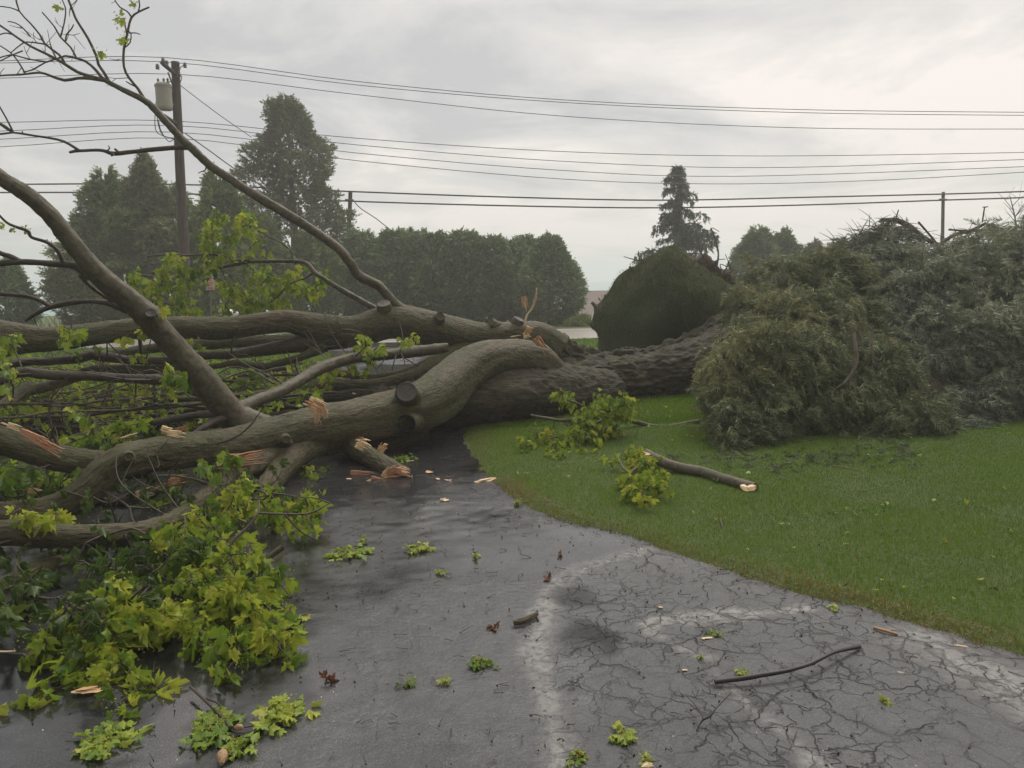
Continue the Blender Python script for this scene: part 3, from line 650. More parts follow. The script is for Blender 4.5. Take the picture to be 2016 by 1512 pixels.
def lathe(mb, c, prof, sides=20, mat=0, M3=None):
    th = np.arange(sides) * TAU / sides; V = []
    for r, z in prof: V.append(np.c_[r * np.cos(th), r * np.sin(th), np.full(sides, z)])
    V = np.vstack(V)
    if M3 is not None: V = V @ M3.T
    V = V + np.asarray(c); n = len(prof); i = np.arange(n - 1)[:, None] * sides; j = np.arange(sides)[None]; j2 = (j + 1) % sides
    mb.add(V, np.stack([i + j, i + j2, i + sides + j2, i + sides + j], -1).reshape(-1, 4), mat=mat)
def cyl(mb, a, b, r, sides=8, mat=0): tube(mb, np.array([[*a, r], [*b, r]]), step=1e3, sides=sides, lump=0, mat=mat)

# utility pole with transformer
PD = 20.2
pt = at(345, 122, PD); pb = at(370, 684, PD); pb[2] = 0.0
up = thing('utility_pole', pb, 'tall wooden utility pole with a grey transformer, leaning slightly left', 'utility pole')
b_ = MB(); tube(b_, np.array([[*(pb - [0, 0, .3]), .15], [*(pb * .5 + pt * .5), .125], [*pt, .10]]), step=.4, sides=16, lump=.03); part('pole', b_, POLE, up)
tk = at(323, 192, PD - .25); b_ = MB(); hh = 44 * PD / F0 / 2; rr = 14.5 * PD / F0
lathe(b_, tk, [(0, -hh), (rr * .9, -hh), (rr * .95, -hh + .03), (rr, -hh + .06), (rr, hh - .05), (rr * 1.07, hh - .05), (rr * 1.07, hh), (rr * .8, hh + .05), (0, hh + .07)], 24)
tr_ = part('transformer', b_, TANK, up, smooth=False)
for z in (-.16, .16): b_ = MB(); cyl(b_, tk + [rr * .8, .1, z], at(343, 192, PD) + [0, 0, z], .03); part('bracket', b_, METAL, up)
for dx in (-.12, .02, .12):
    b_ = MB(); lathe(b_, tk + [dx, 0, hh + .05], [(0.02, 0), (.035, .02), (.02, .05), (.035, .08), (.02, .11), (0, .13)], 8); part('bushing', b_, METAL, tr_)
b_ = MB(); a0, a1 = at(319, 124, PD - .9), at(345, 146, PD - .05); tube(b_, np.array([[*a0, .06], [*a1, .06]]), step=9, sides=4, lump=0); part('crossarm', b_, POLE, up)
b_ = MB(); a0, a1 = at(324, 228, PD - .7), at(348, 244, PD - .05); tube(b_, np.array([[*a0, .05], [*a1, .05]]), step=9, sides=4, lump=0); part('crossarm', b_, POLE, up)
b_ = MB(); cyl(b_, at(331, 143, PD - .5), at(341, 170, PD), .02); part('brace', b_, METAL, up)
for (x, y, D) in ((321, 119, PD - .85), (328, 124, PD - .6), (310, 131, PD - 1.0), (364, 128, PD), (352, 146, PD - .15)):
    b_ = MB(); c0 = at(x, y, D); lathe(b_, c0 - [0, 0, .07], [(.0, 0), (.05, .01), (.03, .04), (.055, .06), (.03, .09), (.045, .11), (0, .14)], 10); part('insulator', b_, METAL, up)
b_ = MB()
for rows in ([(309, 180), (306, 215), (305, 245), (310, 262), (330, 270), (347, 276)], [(309, 182), (309, 225), (313, 250), (322, 268), (345, 272)], [(312, 236), (316, 255), (326, 272), (334, 279), (344, 273)], [(325, 168), (335, 160), (343, 163)], [(352, 148), (358, 150), (355, 162), (350, 170)], [(352, 144), (356, 132), (365, 128)]):
    tube(b_, PX([(x, y, PD - .3, 1.6) for x, y in rows]), step=.1, sides=5, lump=0)
part('lead_wire', b_, CABLE, up)

# overhead wires
def wirething(name, rows, dpx, m, label, group, r=None):
    P_ = PX([(x, y, D, dpx) for x, y, D in rows]); Q = spline(P_, 1.0); b = MB(); tube(b, P_, step=.8, sides=5, lump=0)
    solo(name, b, m, [P_[:, 0].mean(), P_[:, 1].mean(), P_[:, 2].min()], label, 'overhead wire', group)
UG = 'thin upper wires strung from the utility pole'
def dd(x): return 20.1 + (x - 345) * .0012 if x > 345 else 20.1
for rows, lb in (([(-300, 128), (0, 120), (322, 113), (700, 160), (1100, 196), (1550, 215), (2016, 221), (2400, 222)], 'topmost thin wire over the utility pole'),
                 ([(-300, 130), (0, 124), (328, 122), (700, 167), (1100, 201), (1550, 221), (2016, 227), (2400, 228)], 'second thin wire from the top, just under the topmost'),
                 ([(-300, 160), (0, 154), (345, 146), (700, 186), (1100, 228), (1550, 251), (2016, 254), (2400, 252)], 'third thin wire from the top, crossing the pole below its crossarm'),
                 ([(-300, 245), (0, 241), (340, 238), (700, 272), (1100, 298), (1500, 307), (2016, 300), (2400, 290)], 'uppermost of the four thin wires below the transformer'),
                 ([(-300, 265), (0, 258), (340, 247), (700, 285), (1100, 317), (1500, 330), (2016, 314), (2400, 300)], 'second of the four thin wires below the transformer'),
                 ([(-300, 281), (0, 274), (340, 260), (700, 301), (1100, 335), (1450, 347), (2016, 328), (2400, 310)], 'third of the four thin wires below the transformer'),
                 ([(-300, 298), (0, 289), (340, 272), (700, 316), (1100, 352), (1400, 362), (1700, 356), (2016, 339), (2400, 315)], 'lowest of the four thin wires below the transformer')):
    wirething('overhead_wire', [(x, y, dd(x)) for x, y in rows], 1.3, WIRE, lb, UG)
LG = 'thick black cables strung between the far poles'
wirething('overhead_cable', [(-300, 366, 33), (0, 363, 33), (345, 363, 33), (690, 377, 33), (1000, 388, 33.5), (1300, 394, 34), (1600, 388, 34.5), (1856, 382, 35), (2016, 377, 35), (2400, 362, 35)], 3.0, CABLE, 'upper of the two thick black cables crossing the whole sky', LG)
wirething('overhead_cable', [(-300, 382, 33), (0, 379, 33), (345, 381, 33), (690, 396, 33), (1000, 405, 33.5), (1300, 409, 34), (1600, 403, 34.5), (1856, 394, 35), (2016, 389, 35), (2400, 376, 35)], 3.0, CABLE, 'lower of the two thick black cables crossing the whole sky', LG)
wirething('guy_wire', [(355, 168, 20.2), (430, 225, 22), (495, 270, 24)], 1.5, WIRE, 'slanting guy wire from the pole down to the tall cedar', None)
wirething('service_wire', [(364, 262, 20.2), (420, 302, 22), (470, 338, 24), (540, 380, 26)], 2.2, WIRE, 'slack service wire sloping right from below the transformer', None)
wirething('service_wire', [(698, 398, 33), (712, 412, 33), (740, 430, 33.5), (785, 466, 34)], 2.0, WIRE, 'drooping wire from the short pole down behind the hedge', None)
def farpole(x, top, D, r, label, x2=None):
    a = at(x, top, D); b = np.array([at(x2 or x, 560, D)[0], D, 0]); th = thing('far_pole', b, label, 'utility pole')
    m_ = MB(); tube(m_, np.array([[*(b - [0, 0, .2]), r * 1.1], [*a, r]]), step=.6, sides=12, lump=.02); part('pole', m_, POLE, th)
    m_ = MB(); cyl(m_, a + [-.22, -.1, -.32], a + [.14, -.1, -.34], .03); part('clamp', m_, METAL, th); return th
farpole(690, 378, 33.1, .085, 'short dark wooden pole above the hedge', 676)
farpole(1857, 378, 35.1, .07, 'slim wooden pole standing behind the fallen conifers')

# road sign, leaning post, white stone, white stake
sp_ = at(414, 557, 19.6); sb = np.array([at(411, 620, 19.6)[0], 19.6, 0]); sg = thing('road_sign', sb, 'small faded pink and white sign with red lettering on a thin post', 'road sign')
b_ = MB(); cyl(b_, sb - [0, 0, .2], sp_ + [0, .02, .16], .022); part('post', b_, METAL, sg)
b_ = MB(); wv, hv = .115, .17; box(b_, sp_ + [-wv, -.025, -hv], sp_ + [wv, -.015, hv]); fc = part('sign_plate', b_, SIGNW, sg, smooth=False)
b_ = MB()
for zz, segs in ((.07, [(-.075, -.045), (-.03, .0), (.02, .05)]), (.0, [(-.08, -.05), (-.04, -.01), (.0, .03), (.045, .075)]), (-.06, [(-.05, -.02), (.0, .04)]), (-.13, [(-.08, .08)])):
    for a0, a1 in segs: box(b_, sp_ + [a0, -.029, zz - .016], sp_ + [a1, -.026, zz + .016])
part('lettering', b_, REDP, fc, smooth=False)
p0 = gh(280, 697); p1 = at(254, 540, p0[1]); lp = thing('leaning_post', p0, 'leaning dark post with two white strips near its top, behind the diagonal limb', 'post')
b_ = MB(); tube(b_, np.array([[*p0, .05], [*p1, .045]]), step=1, sides=8, lump=.03); part('post', b_, POLE, lp)
for dx in (-.085, .075):
    b_ = MB(); a0 = p1 + [dx, -.05, .0]; a1 = p1 + (p0 - p1) * .22 + [dx * 1.1, -.05, 0]; tube(b_, np.array([[*a0, .025], [*a1, .022]]), step=1, sides=4, lump=0); part('white_strip', b_, WHITE, lp)
def rock(name, c, r, m, label, cat, sq=(1, 1, .7), seed=0):
    b = MB(); u = np.linspace(0, math.pi, 10); v = np.arange(14) * TAU / 14
    V = np.array([[math.sin(a) * math.cos(q_), math.sin(a) * math.sin(q_), math.cos(a)] for a in u for q_ in v])
    V = V * np.array(sq) * r * (1 + .25 * fbm(V * 1.4 + seed, 3))[:, None]; i = np.arange(9)[:, None] * 14; j = np.arange(14)[None]; j2 = (j + 1) % 14
    b.add(V + c, np.stack([i + j, i + 14 + j, i + 14 + j2, i + j2], -1).reshape(-1, 4)); return solo(name, b, m, [c[0], c[1], 0], label, cat)
wsx = gh(1166, 650); b_ = MB(); tube(b_, PX([(1168, 650, wsx[1], 7), (1167, 630, wsx[1], 6), (1170, 612, wsx[1], 4)]), step=.2, sides=6); solo('white_stake', b_, WHITE, wsx, 'pale stake beside the root plate at the roadside', 'stake')
rock('white_stone', at(452, 618, 20.0), .15, WHITE, 'white painted lump showing above the back limb', 'stone', (1.6, 1, .8))

# low lakeside building with a shingle roof
x0_, x1_ = 1.2, 9.5; bh = thing('lakeside_building', (4, 37, 0), 'low building with a brown shingle roof below the horizon', 'building')
m, t, p, o = mat('roof_shingles'); g = N(t, 'ShaderNodeNewGeometry'); br = N(t, 'ShaderNodeTexBrick'); L(t, scale_v(t, g.outputs['Position'], (1.2, 2.2, 1)), br.inputs['Vector'])
br.inputs['Color1'].default_value = (.15, .115, .10, 1); br.inputs['Color2'].default_value = (.20, .155, .135, 1); br.inputs['Mortar'].default_value = (.08, .06, .055, 1); br.inputs['Scale'].default_value = 2.4; br.inputs['Mortar Size'].default_value = .03
L(t, br.outputs[0], p.inputs['Base Color']); p.inputs['Roughness'].default_value = .85
b_ = MB(); yy0, yy1, z0_, z1_ = 33.0, 39.5, -.35, 1.12
b_.add([[x0_, yy0, z0_], [x1_, yy0, z0_], [x1_, yy1, z1_], [x0_, yy1, z1_], [x0_, yy0, z0_ - .12], [x1_, yy0, z0_ - .12], [x1_, yy1, z1_ - .12], [x0_, yy1, z1_ - .12], [x0_, 45.5, -.4], [x1_, 45.5, -.4]],
       [[0, 1, 2, 3], [4, 7, 6, 5], [0, 4, 5, 1], [3, 2, 9, 8], [1, 5, 6, 2], [0, 3, 7, 4]]); part('roof', b_, m, bh, smooth=False)
b_ = MB(); box(b_, (x0_ + .3, yy1 - .3, -3), (x1_ - .3, 45, .4 + .3)); part('wall', b_, simple('siding', (.35, .33, .3)), bh, smooth=False)

def bush(name, c, rad, n, m, label, cat, fs=.12, sq=(1, 1, .6)):
    b = MB(); d = norm(R.normal(size=(n, 3))); d[:, 2] = np.abs(d[:, 2]); P_ = c + d * np.array(sq) * rad * R.uniform(.5, 1, (n, 1)) * (1 + .2 * fbm(d * 2 + c, 2))[:, None]
    fronds(b, P_, d + R.normal(0, .4, (n, 3)), fs * R.uniform(.6, 1.3, n), R.random(n), FT2); return solo(name, b, m, [c[0], c[1], 0], label, cat)
bc = at(1148, 648, 27.2); bc[2] = .02; bush('low_shrub', bc, .62, 1200, BUSHG, 'low bright green shrub at the far roadside by the domed arborvitae', 'shrub', .14, (1, .8, .55))
bc = at(100, 640, 27); bc[2] = 0; b_ = MB()
for k in range(90):
    a = bc + [R.normal(0, .8), R.normal(0, .3), 0]; tube(b_, np.array([[*a, .012], [*(a + [R.normal(0, .2), R.normal(0, .2), R.uniform(.3, .75)]), .004]]), step=.3, sides=3, lump=0, cap=False)
solo('twiggy_shrub', b_, SPRBARK, bc, 'brown leafless shrub in front of the lake at the left', 'shrub')
# bare tree at far right
b_ = MB(); base = np.array([at(2000, 560, 28)[0], 28, 0]); tt_ = thing('bare_tree', base, 'thin bare tree with upright twigs at the right edge', 'tree')
Q = tube(b_, np.array([[*base, .07], [*at(2004, 520, 28), .05], [*at(2000, 440, 28), .03], [*at(1988, 385, 28), .012]]), step=.2, sides=6)
for k in range(26):
    i = int(R.uniform(.35, .97) * (len(Q) - 1)); a = Q[i, :3]; ln = R.uniform(.4, 1.1); d = norm(np.array([R.choice([-1, 1]) * R.uniform(.4, 1), R.normal(0, .4), R.uniform(.5, 1.1)])); e = a + d * ln
    Q2 = tube(b_, np.array([[*a, .014], [*(a + d * ln * .5 + [0, 0, .05]), .01], [*e, .004]]), step=.2, sides=4, lump=0, cap=False)
    for _ in range(2): c_ = Q2[len(Q2) // 2, :3]; tube(b_, np.array([[*c_, .007], [*(c_ + R.normal(0, .25, 3) + [0, 0, .15]), .003]]), step=.3, sides=3, lump=0, cap=False)
part('trunk', b_, TWIG, tt_)
#==MAPLE==
ft = thing('fallen_maple', at(1400, 790, 11.0) * [1, 1, 0], 'huge uprooted maple lying across the driveway with a turf root plate and torn limbs', 'fallen tree')
LQ = {}
def limb(key, rows, m=BARK, lump=.05, name='limb', jag=0.0, extra=None, ridge=0.0, capmat=None, mats=None, step=None):
    b = MB(); PP = PX(rows)
    if not ridge and PP[:, 3].max() > .045: ridge = .009; step = .018
    LQ[key] = tube(b, PP, lump=lump, jag=jag, ridge=ridge, capmat=capmat, step=step)
    if extra: extra(b)
    return part(name, b, mats or m, ft)
# trunk in one mesh: two fused boles with a crease between
b = MB()
LQ['trunk'] = tube(b, PX([(1010, 800, 9.75, 120), (1075, 772, 9.9, 150), (1150, 755, 10.1, 112), (1230, 750, 10.4, 100), (1310, 742, 10.7, 112), (1390, 728, 11.0, 140), (1460, 712, 11.3, 190), (1520, 700, 11.6, 220)]), lump=.06, ridge=.055, step=.025, rf=17)
tube(b, PX([(1035, 668, 9.9, 76), (1075, 690, 10.0, 92), (1115, 712, 10.15, 84), (1170, 722, 10.4, 62), (1240, 714, 10.7, 56), (1310, 702, 10.95, 52), (1370, 684, 11.2, 60), (1430, 655, 11.4, 84)]), lump=.10, ridge=.085, step=.025, rf=15)
tube(b, PX([(1100, 735, 9.85, 50), (1170, 730, 10.1, 34), (1240, 722, 10.35, 26), (1310, 716, 10.6, 26), (1370, 700, 10.9, 32), (1420, 680, 11.1, 50)]), lump=.2, ridge=.08, step=.025, rf=17)
tube(b, PX([(960, 745, 9.3, 60), (1010, 765, 9.4, 90), (1060, 770, 9.5, 110), (1110, 785, 9.7, 90), (1160, 790, 9.9, 60)]), lump=.08, ridge=.05, step=.03, rf=11)
for k in range(26):   # loose bark slabs on the seam
    x = R.uniform(1110, 1400); y = 738 - (x - 1110) * .12 + R.normal(0, 6); D = 10.0 + (x - 1110) * .0038
    shard(b, at(x, y, D - .28), at(x + R.uniform(18, 55), y - R.uniform(1, 12), D - .2), R.uniform(.03, .08), .03, up=(0, -.4, 1), mat=0)
part('trunk', b, [BARKD], ft)
limb('L1', [(1072, 748, 9.35, 96), (1056, 718, 9.15, 84), (1030, 706, 8.95, 72), (995, 703, 8.75, 68), (950, 710, 8.45, 78), (908, 735, 8.15, 90), (868, 772, 7.8, 100), (830, 800, 7.5, 96), (780, 814, 7.3, 88), (700, 829, 7.0, 84), (620, 844, 6.7, 86), (540, 860, 6.4, 82), (450, 876, 6.1, 76), (360, 889, 5.8, 74), (290, 898, 5.6, 72), (240, 910, 5.4, 72), (203, 935, 5.3, 68), (168, 968, 5.2, 62), (115, 998, 5.1, 58), (50, 1012, 5.0, 58), (-60, 1018, 4.9, 56), (-250, 1010, 4.6, 50)], BARK, .12)
limb('L2', [(1085, 690, 9.9, 90), (1055, 664, 9.8, 66), (1010, 660, 9.65, 56), (950, 662, 9.5, 58), (890, 655, 9.4, 70), (830, 642, 9.3, 72), (770, 632, 9.2, 66), (700, 650, 9.1, 60), (640, 648, 9.0, 60), (573, 633, 8.9, 46), (520, 637, 8.8, 44), (460, 645, 8.7, 43), (400, 646, 8.6, 43), (345, 645, 8.5, 42), (265, 648, 8.35, 40), (200, 657, 8.2, 43), (100, 668, 8.0, 45), (50, 667, 7.9, 55), (0, 667, 7.8, 70), (-80, 660, 7.7, 75), (-300, 640, 7.3, 60)], BARK, .10)
limb('L3', [(540, 842, 6.62, 40), (500, 836, 6.55, 58), (462, 822, 6.5, 62), (432, 788, 6.4, 55), (395, 740, 6.3, 50), (350, 690, 6.2, 47), (310, 645, 6.1, 48), (290, 622, 6.05, 50), (262, 597, 6.0, 43), (215, 560, 5.9, 40), (178, 523, 5.85, 38), (140, 475, 5.8, 34), (100, 425, 5.75, 32), (55, 385, 5.7, 30), (0, 350, 5.65, 29), (-60, 305, 5.6, 28), (-200, 205, 5.5, 26)], BARKS, .05)
limb('T3', [(1200, 775, 9.9, 90), (1110, 780, 9.4, 116), (1030, 778, 8.95, 128), (950, 782, 8.6, 130), (880, 790, 8.4, 122), (825, 797, 8.4, 92), (775, 797, 8.5, 68), (700, 791, 8.7, 54), (620, 797, 8.7, 50), (540, 806, 8.5, 48), (450, 817, 8.2, 44), (360, 827, 8.0, 42), (280, 832, 7.8, 44), (200, 838, 7.6, 46), (120, 842, 7.4, 48), (40, 850, 7.2, 50), (-100, 860, 7, 48)], BARKD, .09, ridge=.035, step=.03)
limb('A', [(680, 662, 9.05, 50), (640, 668, 9.0, 46), (573, 680, 8.95, 30), (500, 692, 8.9, 23), (449, 698, 8.8, 18), (382, 701, 8.7, 17), (337, 709, 8.6, 17), (260, 709, 8.5, 17), (200, 702, 8.4, 20), (180, 698, 8.4, 20), (150, 706, 8.3, 18), (100, 711, 8.2, 16), (50, 713, 8.1, 16), (0, 722, 8.0, 18), (-60, 735, 8, 20)], TWIG)
limb('B', [(690, 665, 9.3, 40), (620, 668, 9.35, 30), (560, 670, 9.4, 24), (480, 673, 9.4, 23), (420, 677, 9.4, 22), (350, 680, 9.4, 20), (200, 700, 9.2, 18)], BARK)
limb('Cc', [(640, 680, 8.95, 26), (593, 703, 8.85, 15), (540, 717, 8.8, 13), (519, 721, 8.8, 13), (499, 718, 8.75, 12), (462, 715, 8.75, 11), (419, 722, 8.7, 10), (380, 722, 8.7, 8)], BARK)
limb('Dd', [(468, 806, 6.5, 30), (499, 791, 6.75, 25), (548, 772, 7.1, 24), (598, 744, 7.5, 22), (640, 722, 7.8, 23), (690, 706, 8.1, 21), (770, 697, 8.5, 22), (850, 688, 8.8, 21), (880, 684, 8.9, 18)], BARKS, .09)
limb('L5', [(958, 668, 9.55, 40), (925, 684, 9.4, 46), (880, 706, 9.2, 42), (830, 735, 8.9, 30), (780, 750, 8.8, 26), (723, 758, 8.7, 24), (649, 758, 8.6, 24), (580, 768, 8.5, 22), (500, 778, 8.3, 18), (420, 782, 8.2, 14)])
limb('L5b', [(870, 705, 9.2, 24), (800, 733, 9.1, 18), (740, 742, 9.05, 16), (690, 738, 9.0, 15), (645, 733, 8.9, 13), (600, 745, 8.8, 10)])
limb('L10', [(455, 812, 6.7, 30), (420, 788, 6.8, 26), (387, 768, 6.9, 24), (340, 750, 7.0, 21), (310, 748, 7.1, 20), (198, 742, 7.2, 18), (99, 738, 7.2, 19), (40, 733, 7.2, 19), (0, 750, 7.1, 18), (-60, 768, 7, 17)], TWIG)
limb('L11', [(380, 712, 8.8, 20), (298, 727, 8.6, 20), (238, 727, 8.5, 20), (178, 730, 8.4, 20), (139, 745, 8.3, 20), (99, 759, 8.2, 21), (50, 770, 8.0, 22), (0, 780, 7.9, 22), (-60, 795, 7.8, 20)])
limb('L7', [(520, 775, 8.2, 14), (400, 785, 7.9, 11), (317, 786, 7.9, 10), (298, 792, 7.9, 10), (238, 806, 7.9, 10), (198, 808, 7.8, 10), (169, 804, 7.8, 10), (139, 798, 7.8, 9), (89, 788, 7.8, 7)])
limb('L8', [(470, 790, 7.8, 13), (400, 795, 7.7, 11), (330, 800, 7.6, 10), (250, 813, 7.6, 11), (150, 810, 7.6, 10), (60, 822, 7.5, 12), (-20, 815, 7.5, 10)])
limb('L9', [(470, 800, 7.3, 12), (400, 804, 7.3, 10), (340, 811, 7.3, 10), (290, 820, 7.3, 9), (230, 818, 7.3, 8)])
limb('L12', [(460, 818, 6.6, 22), (400, 816, 6.8, 15), (350, 824, 6.85, 14), (298, 833, 6.9, 13), (240, 845, 6.8, 13), (160, 857, 6.7, 12), (125, 868, 6.6, 12), (60, 880, 6.4, 10)], TWIG)
limb('L12b', [(470, 822, 6.5, 20), (430, 826, 6.3, 15), (395, 845, 6.1, 13), (370, 862, 6.0, 11), (340, 862, 5.95, 8)], TWIG)
limb('L13', [(290, 912, 5.65, 60), (230, 914, 5.5, 54), (190, 912, 5.45, 52), (120, 903, 5.3, 54), (60, 885, 5.2, 56), (0, 866, 5.1, 58), (-80, 845, 5.0, 55), (-200, 800, 4.8, 50)], BARK, .07)
limb('L14', [(620, 860, 6.75, 50), (560, 890, 6.4, 54), (480, 925, 5.9, 46), (430, 960, 5.5, 40), (382, 1000, 5.1, 36), (330, 1030, 4.75, 38), (280, 1046, 4.5, 42), (230, 1054, 4.4, 46), (160, 1057, 4.3, 48), (80, 1053, 4.25, 50), (0, 1049, 4.2, 52), (-200, 1060, 4.1, 50)], BARK, .06)
limb('L15', [(620, 865, 6.75, 66), (575, 900, 6.35, 54), (540, 940, 5.95, 46), (515, 978, 5.55, 38), (500, 1010, 5.3, 28)], BARK, .06)
limb('L18', [(830, 840, 7.6, 60), (770, 862, 7.4, 56), (700, 884, 7.25, 58), (620, 896, 7.15, 58), (540, 905, 7.0, 50), (450, 912, 6.9, 44), (330, 935, 6.6, 34), (240, 960, 6.2, 26), (160, 990, 5.8, 20)], BARKD, .05)
limb('L17', [(680, 868, 7.0, 50), (712, 890, 6.75, 42), (745, 910, 6.55, 40), (775, 928, 6.4, 40), (790, 937, 6.33, 40)], BARK, .05, jag=.06)
limb('L19', [(1010, 770, 9.6, 90), (960, 775, 9.4, 70), (900, 775, 9.0, 50), (850, 780, 8.9, 40), (780, 778, 8.8, 36), (700, 780, 8.6, 30), (600, 792, 8.3, 26)], BARKD, .07, ridge=.02)
limb('L20', [(60, 760, 7.9, 24), (20, 790, 7.5, 26), (-40, 830, 7.1, 26)], BARK)
limb('L21', [(860, 870, 8.6, 8), (905, 868, 8.7, 12), (925, 862, 8.9, 13), (945, 852, 9.0, 9)], BARK)
limb('L22', [(120, 1110, 4.3, 36), (60, 1130, 4.1, 44), (0, 1160, 3.9, 44), (-120, 1200, 3.7, 42)], BARK)
limb('L23', [(330, 960, 5.6, 14), (250, 985, 5.5, 16), (150, 985, 5.6, 18), (60, 975, 5.8, 20)], BARKS)
limb('L24', [(150, 1105, 4.5, 22), (230, 1090, 4.6, 20), (320, 1080, 4.8, 16), (420, 1060, 5.0, 12)], TWIG)
# M side boughs of the diagonal limb
SB = BARKS
limb('M1', [(178, 545, 5.9, 22), (160, 530, 5.9, 17), (140, 522, 5.9, 14), (89, 518, 5.95, 12), (30, 516, 6, 12), (-40, 524, 6, 11), (-120, 530, 6, 10)], TWIG, .1)
limb('M1b', [(45, 517, 6, 10), (20, 505, 6, 10), (0, 498, 6, 9), (-60, 470, 6, 8)], TWIG, .1)
limb('M1c', [(126, 518, 5.9, 10), (112, 492, 5.9, 8), (92, 477, 5.9, 7), (62, 467, 5.9, 6), (55, 455, 5.9, 6), (30, 446, 5.9, 6), (12, 437, 5.9, 5), (-10, 415, 5.9, 4)], TWIG, .1)
limb('M2', [(250, 612, 6.05, 14), (215, 598, 6.05, 11), (179, 593, 6.1, 10), (125, 598, 6.1, 11), (95, 606, 6.1, 10), (70, 618, 6.1, 8), (50, 632, 6.1, 6)], TWIG, .12)
limb('M2b', [(100, 604, 6.1, 9), (80, 592, 6.1, 8), (50, 583, 6.1, 8), (0, 578, 6.1, 8), (-50, 570, 6.1, 8)], TWIG, .12)
limb('M3', [(158, 540, 5.9, 9), (170, 556, 5.95, 8), (190, 573, 6.0, 7), (214, 588, 6.05, 8), (225, 592, 6.05, 9)], BARKS)
# long thin limb through the pole and its fine twigs
def l4x(b):
    rows = [
     [(205, 158, 9, 8), (178, 154, 9, 7), (153, 154, 9, 6), (127, 158, 9, 6), (99, 149, 9, 5), (79, 143, 9, 4.5), (40, 147, 9, 4), (0, 149, 9, 3.4), (-60, 160, 9, 3)],
     [(205, 158, 9, 8), (178, 150, 9, 6.5), (153, 142, 9, 6.5), (123, 123, 9, 6), (89, 105, 9, 5), (60, 91, 9, 4.5), (30, 71, 9, 4), (0, 50, 9, 3.6), (-60, 20, 9, 3)],
     [(214, 162, 9, 8), (200, 152, 9, 6), (188, 137, 9, 5.5), (169, 121, 9, 5), (151, 115, 9, 4.5), (129, 110, 9, 4), (112, 116, 9, 3.5), (89, 123, 9, 3), (65, 137, 9, 3), (45, 142, 9, 2.6)],
     [(127, 124, 9, 5), (117, 108, 9, 4.5), (89, 87, 9, 4), (79, 69, 9, 3.6), (60, 46, 9, 3.2), (38, 22, 9, 3), (30, -10, 9, 3)],
     [(216, 163, 9, 7), (205, 143, 9, 5.5), (194, 127, 9, 5.5), (190, 111, 9, 5), (173, 75, 9, 5), (151, 40, 9, 4.5), (145, 26, 9, 4.5), (133, -5, 9, 4)],
     [(151, 115, 9, 4), (139, 93, 9, 3.6), (119, 73, 9, 3.4), (107, 52, 9, 3), (83, 24, 9, 2.6)],
     [(119, 73, 9, 3), (124, 55, 9, 2.6), (128, 36, 9, 2.4), (129, 16, 9, 2.2), (120, -5, 9, 2)],
     [(129, 82, 9, 3), (131, 68, 9, 2.6), (140, 58, 9, 2.4), (145, 48, 9, 2)],
     [(287, 200, 9, 7), (272, 175, 9, 5.5), (254, 153, 9, 5), (244, 131, 9, 4.5), (244, 95, 9, 4.5), (250, 69, 9, 4.2), (258, 36, 9, 4), (272, 24, 9, 3.4), (294, 14, 9, 2.8)],
     [(258, 32, 9, 3.5), (250, 22, 9, 3), (236, 14, 9, 2.6), (226, 0, 9, 2.2)], [(272, 24, 9, 3), (275, 10, 9, 2.6), (272, -8, 9, 2.4)], [(250, 72, 9, 3.2), (246, 48, 9, 2.6), (240, 36, 9, 2.2)],
     [(245, 94, 9, 3), (256, 84, 9, 2.6), (258, 66, 9, 2.4), (250, 60, 9, 2.4)], [(254, 65, 9, 2.6), (268, 65, 9, 2.2), (276, 68, 9, 2)],
     [(270, 172, 9, 3), (256, 165, 9, 2.6), (248, 160, 9, 2)], [(50, 145, 9, 3.4), (35, 120, 9, 2.8), (20, 103, 9, 2.6), (0, 90, 9, 2.4)], [(95, 122, 9, 3.2), (60, 117, 9, 2.8), (20, 108, 9, 2.6), (-10, 118, 9, 2.4)],
     [(89, 87, 9, 3.2), (60, 83, 9, 2.6), (45, 85, 9, 2.4), (20, 105, 9, 2.2)], [(60, 72, 9, 3), (45, 55, 9, 2.6), (30, 45, 9, 2.2), (15, 42, 9, 2)], [(38, 22, 9, 3), (20, 15, 9, 2.4), (-5, 12, 9, 2.2)],
     [(45, 100, 9, 3), (25, 108, 9, 2.6), (-10, 125, 9, 2.2)], [(25, 68, 9, 3), (10, 65, 9, 2.6), (-10, 72, 9, 2.2)]]
    for r_ in rows:
        r_ = [(x, y, 8.9 - (205 - x) * .0015, d) for x, y, _, d in r_]
        Q = tube(b, PX(r_), step=.06, sides=6, lump=.08, cap=False)
        m_ = int(len(Q) * .15)
        for k in range(m_):
            i = int(R.uniform(.25, 1) * (len(Q) - 1)); a = Q[i, :3]; d = norm(np.array([R.normal(-.35, .5), R.normal(0, .4), R.normal(.55, .5)])); ln = R.uniform(.08, .30)
            Q2 = tube(b, np.array([[*a, .0055], [*(a + d * ln * .5 + R.normal(0, .015, 3)), .0045], [*(a + d * ln + [0, 0, .03]), .003]]), step=.08, sides=3, lump=0, cap=False)
            e = Q2[-1, :3]; tube(b, np.array([[*Q2[len(Q2) // 2, :3], .004], [*(Q2[len(Q2) // 2, :3] + R.normal(0, .08, 3)), .0025]]), step=.2, sides=3, lump=0, cap=False)
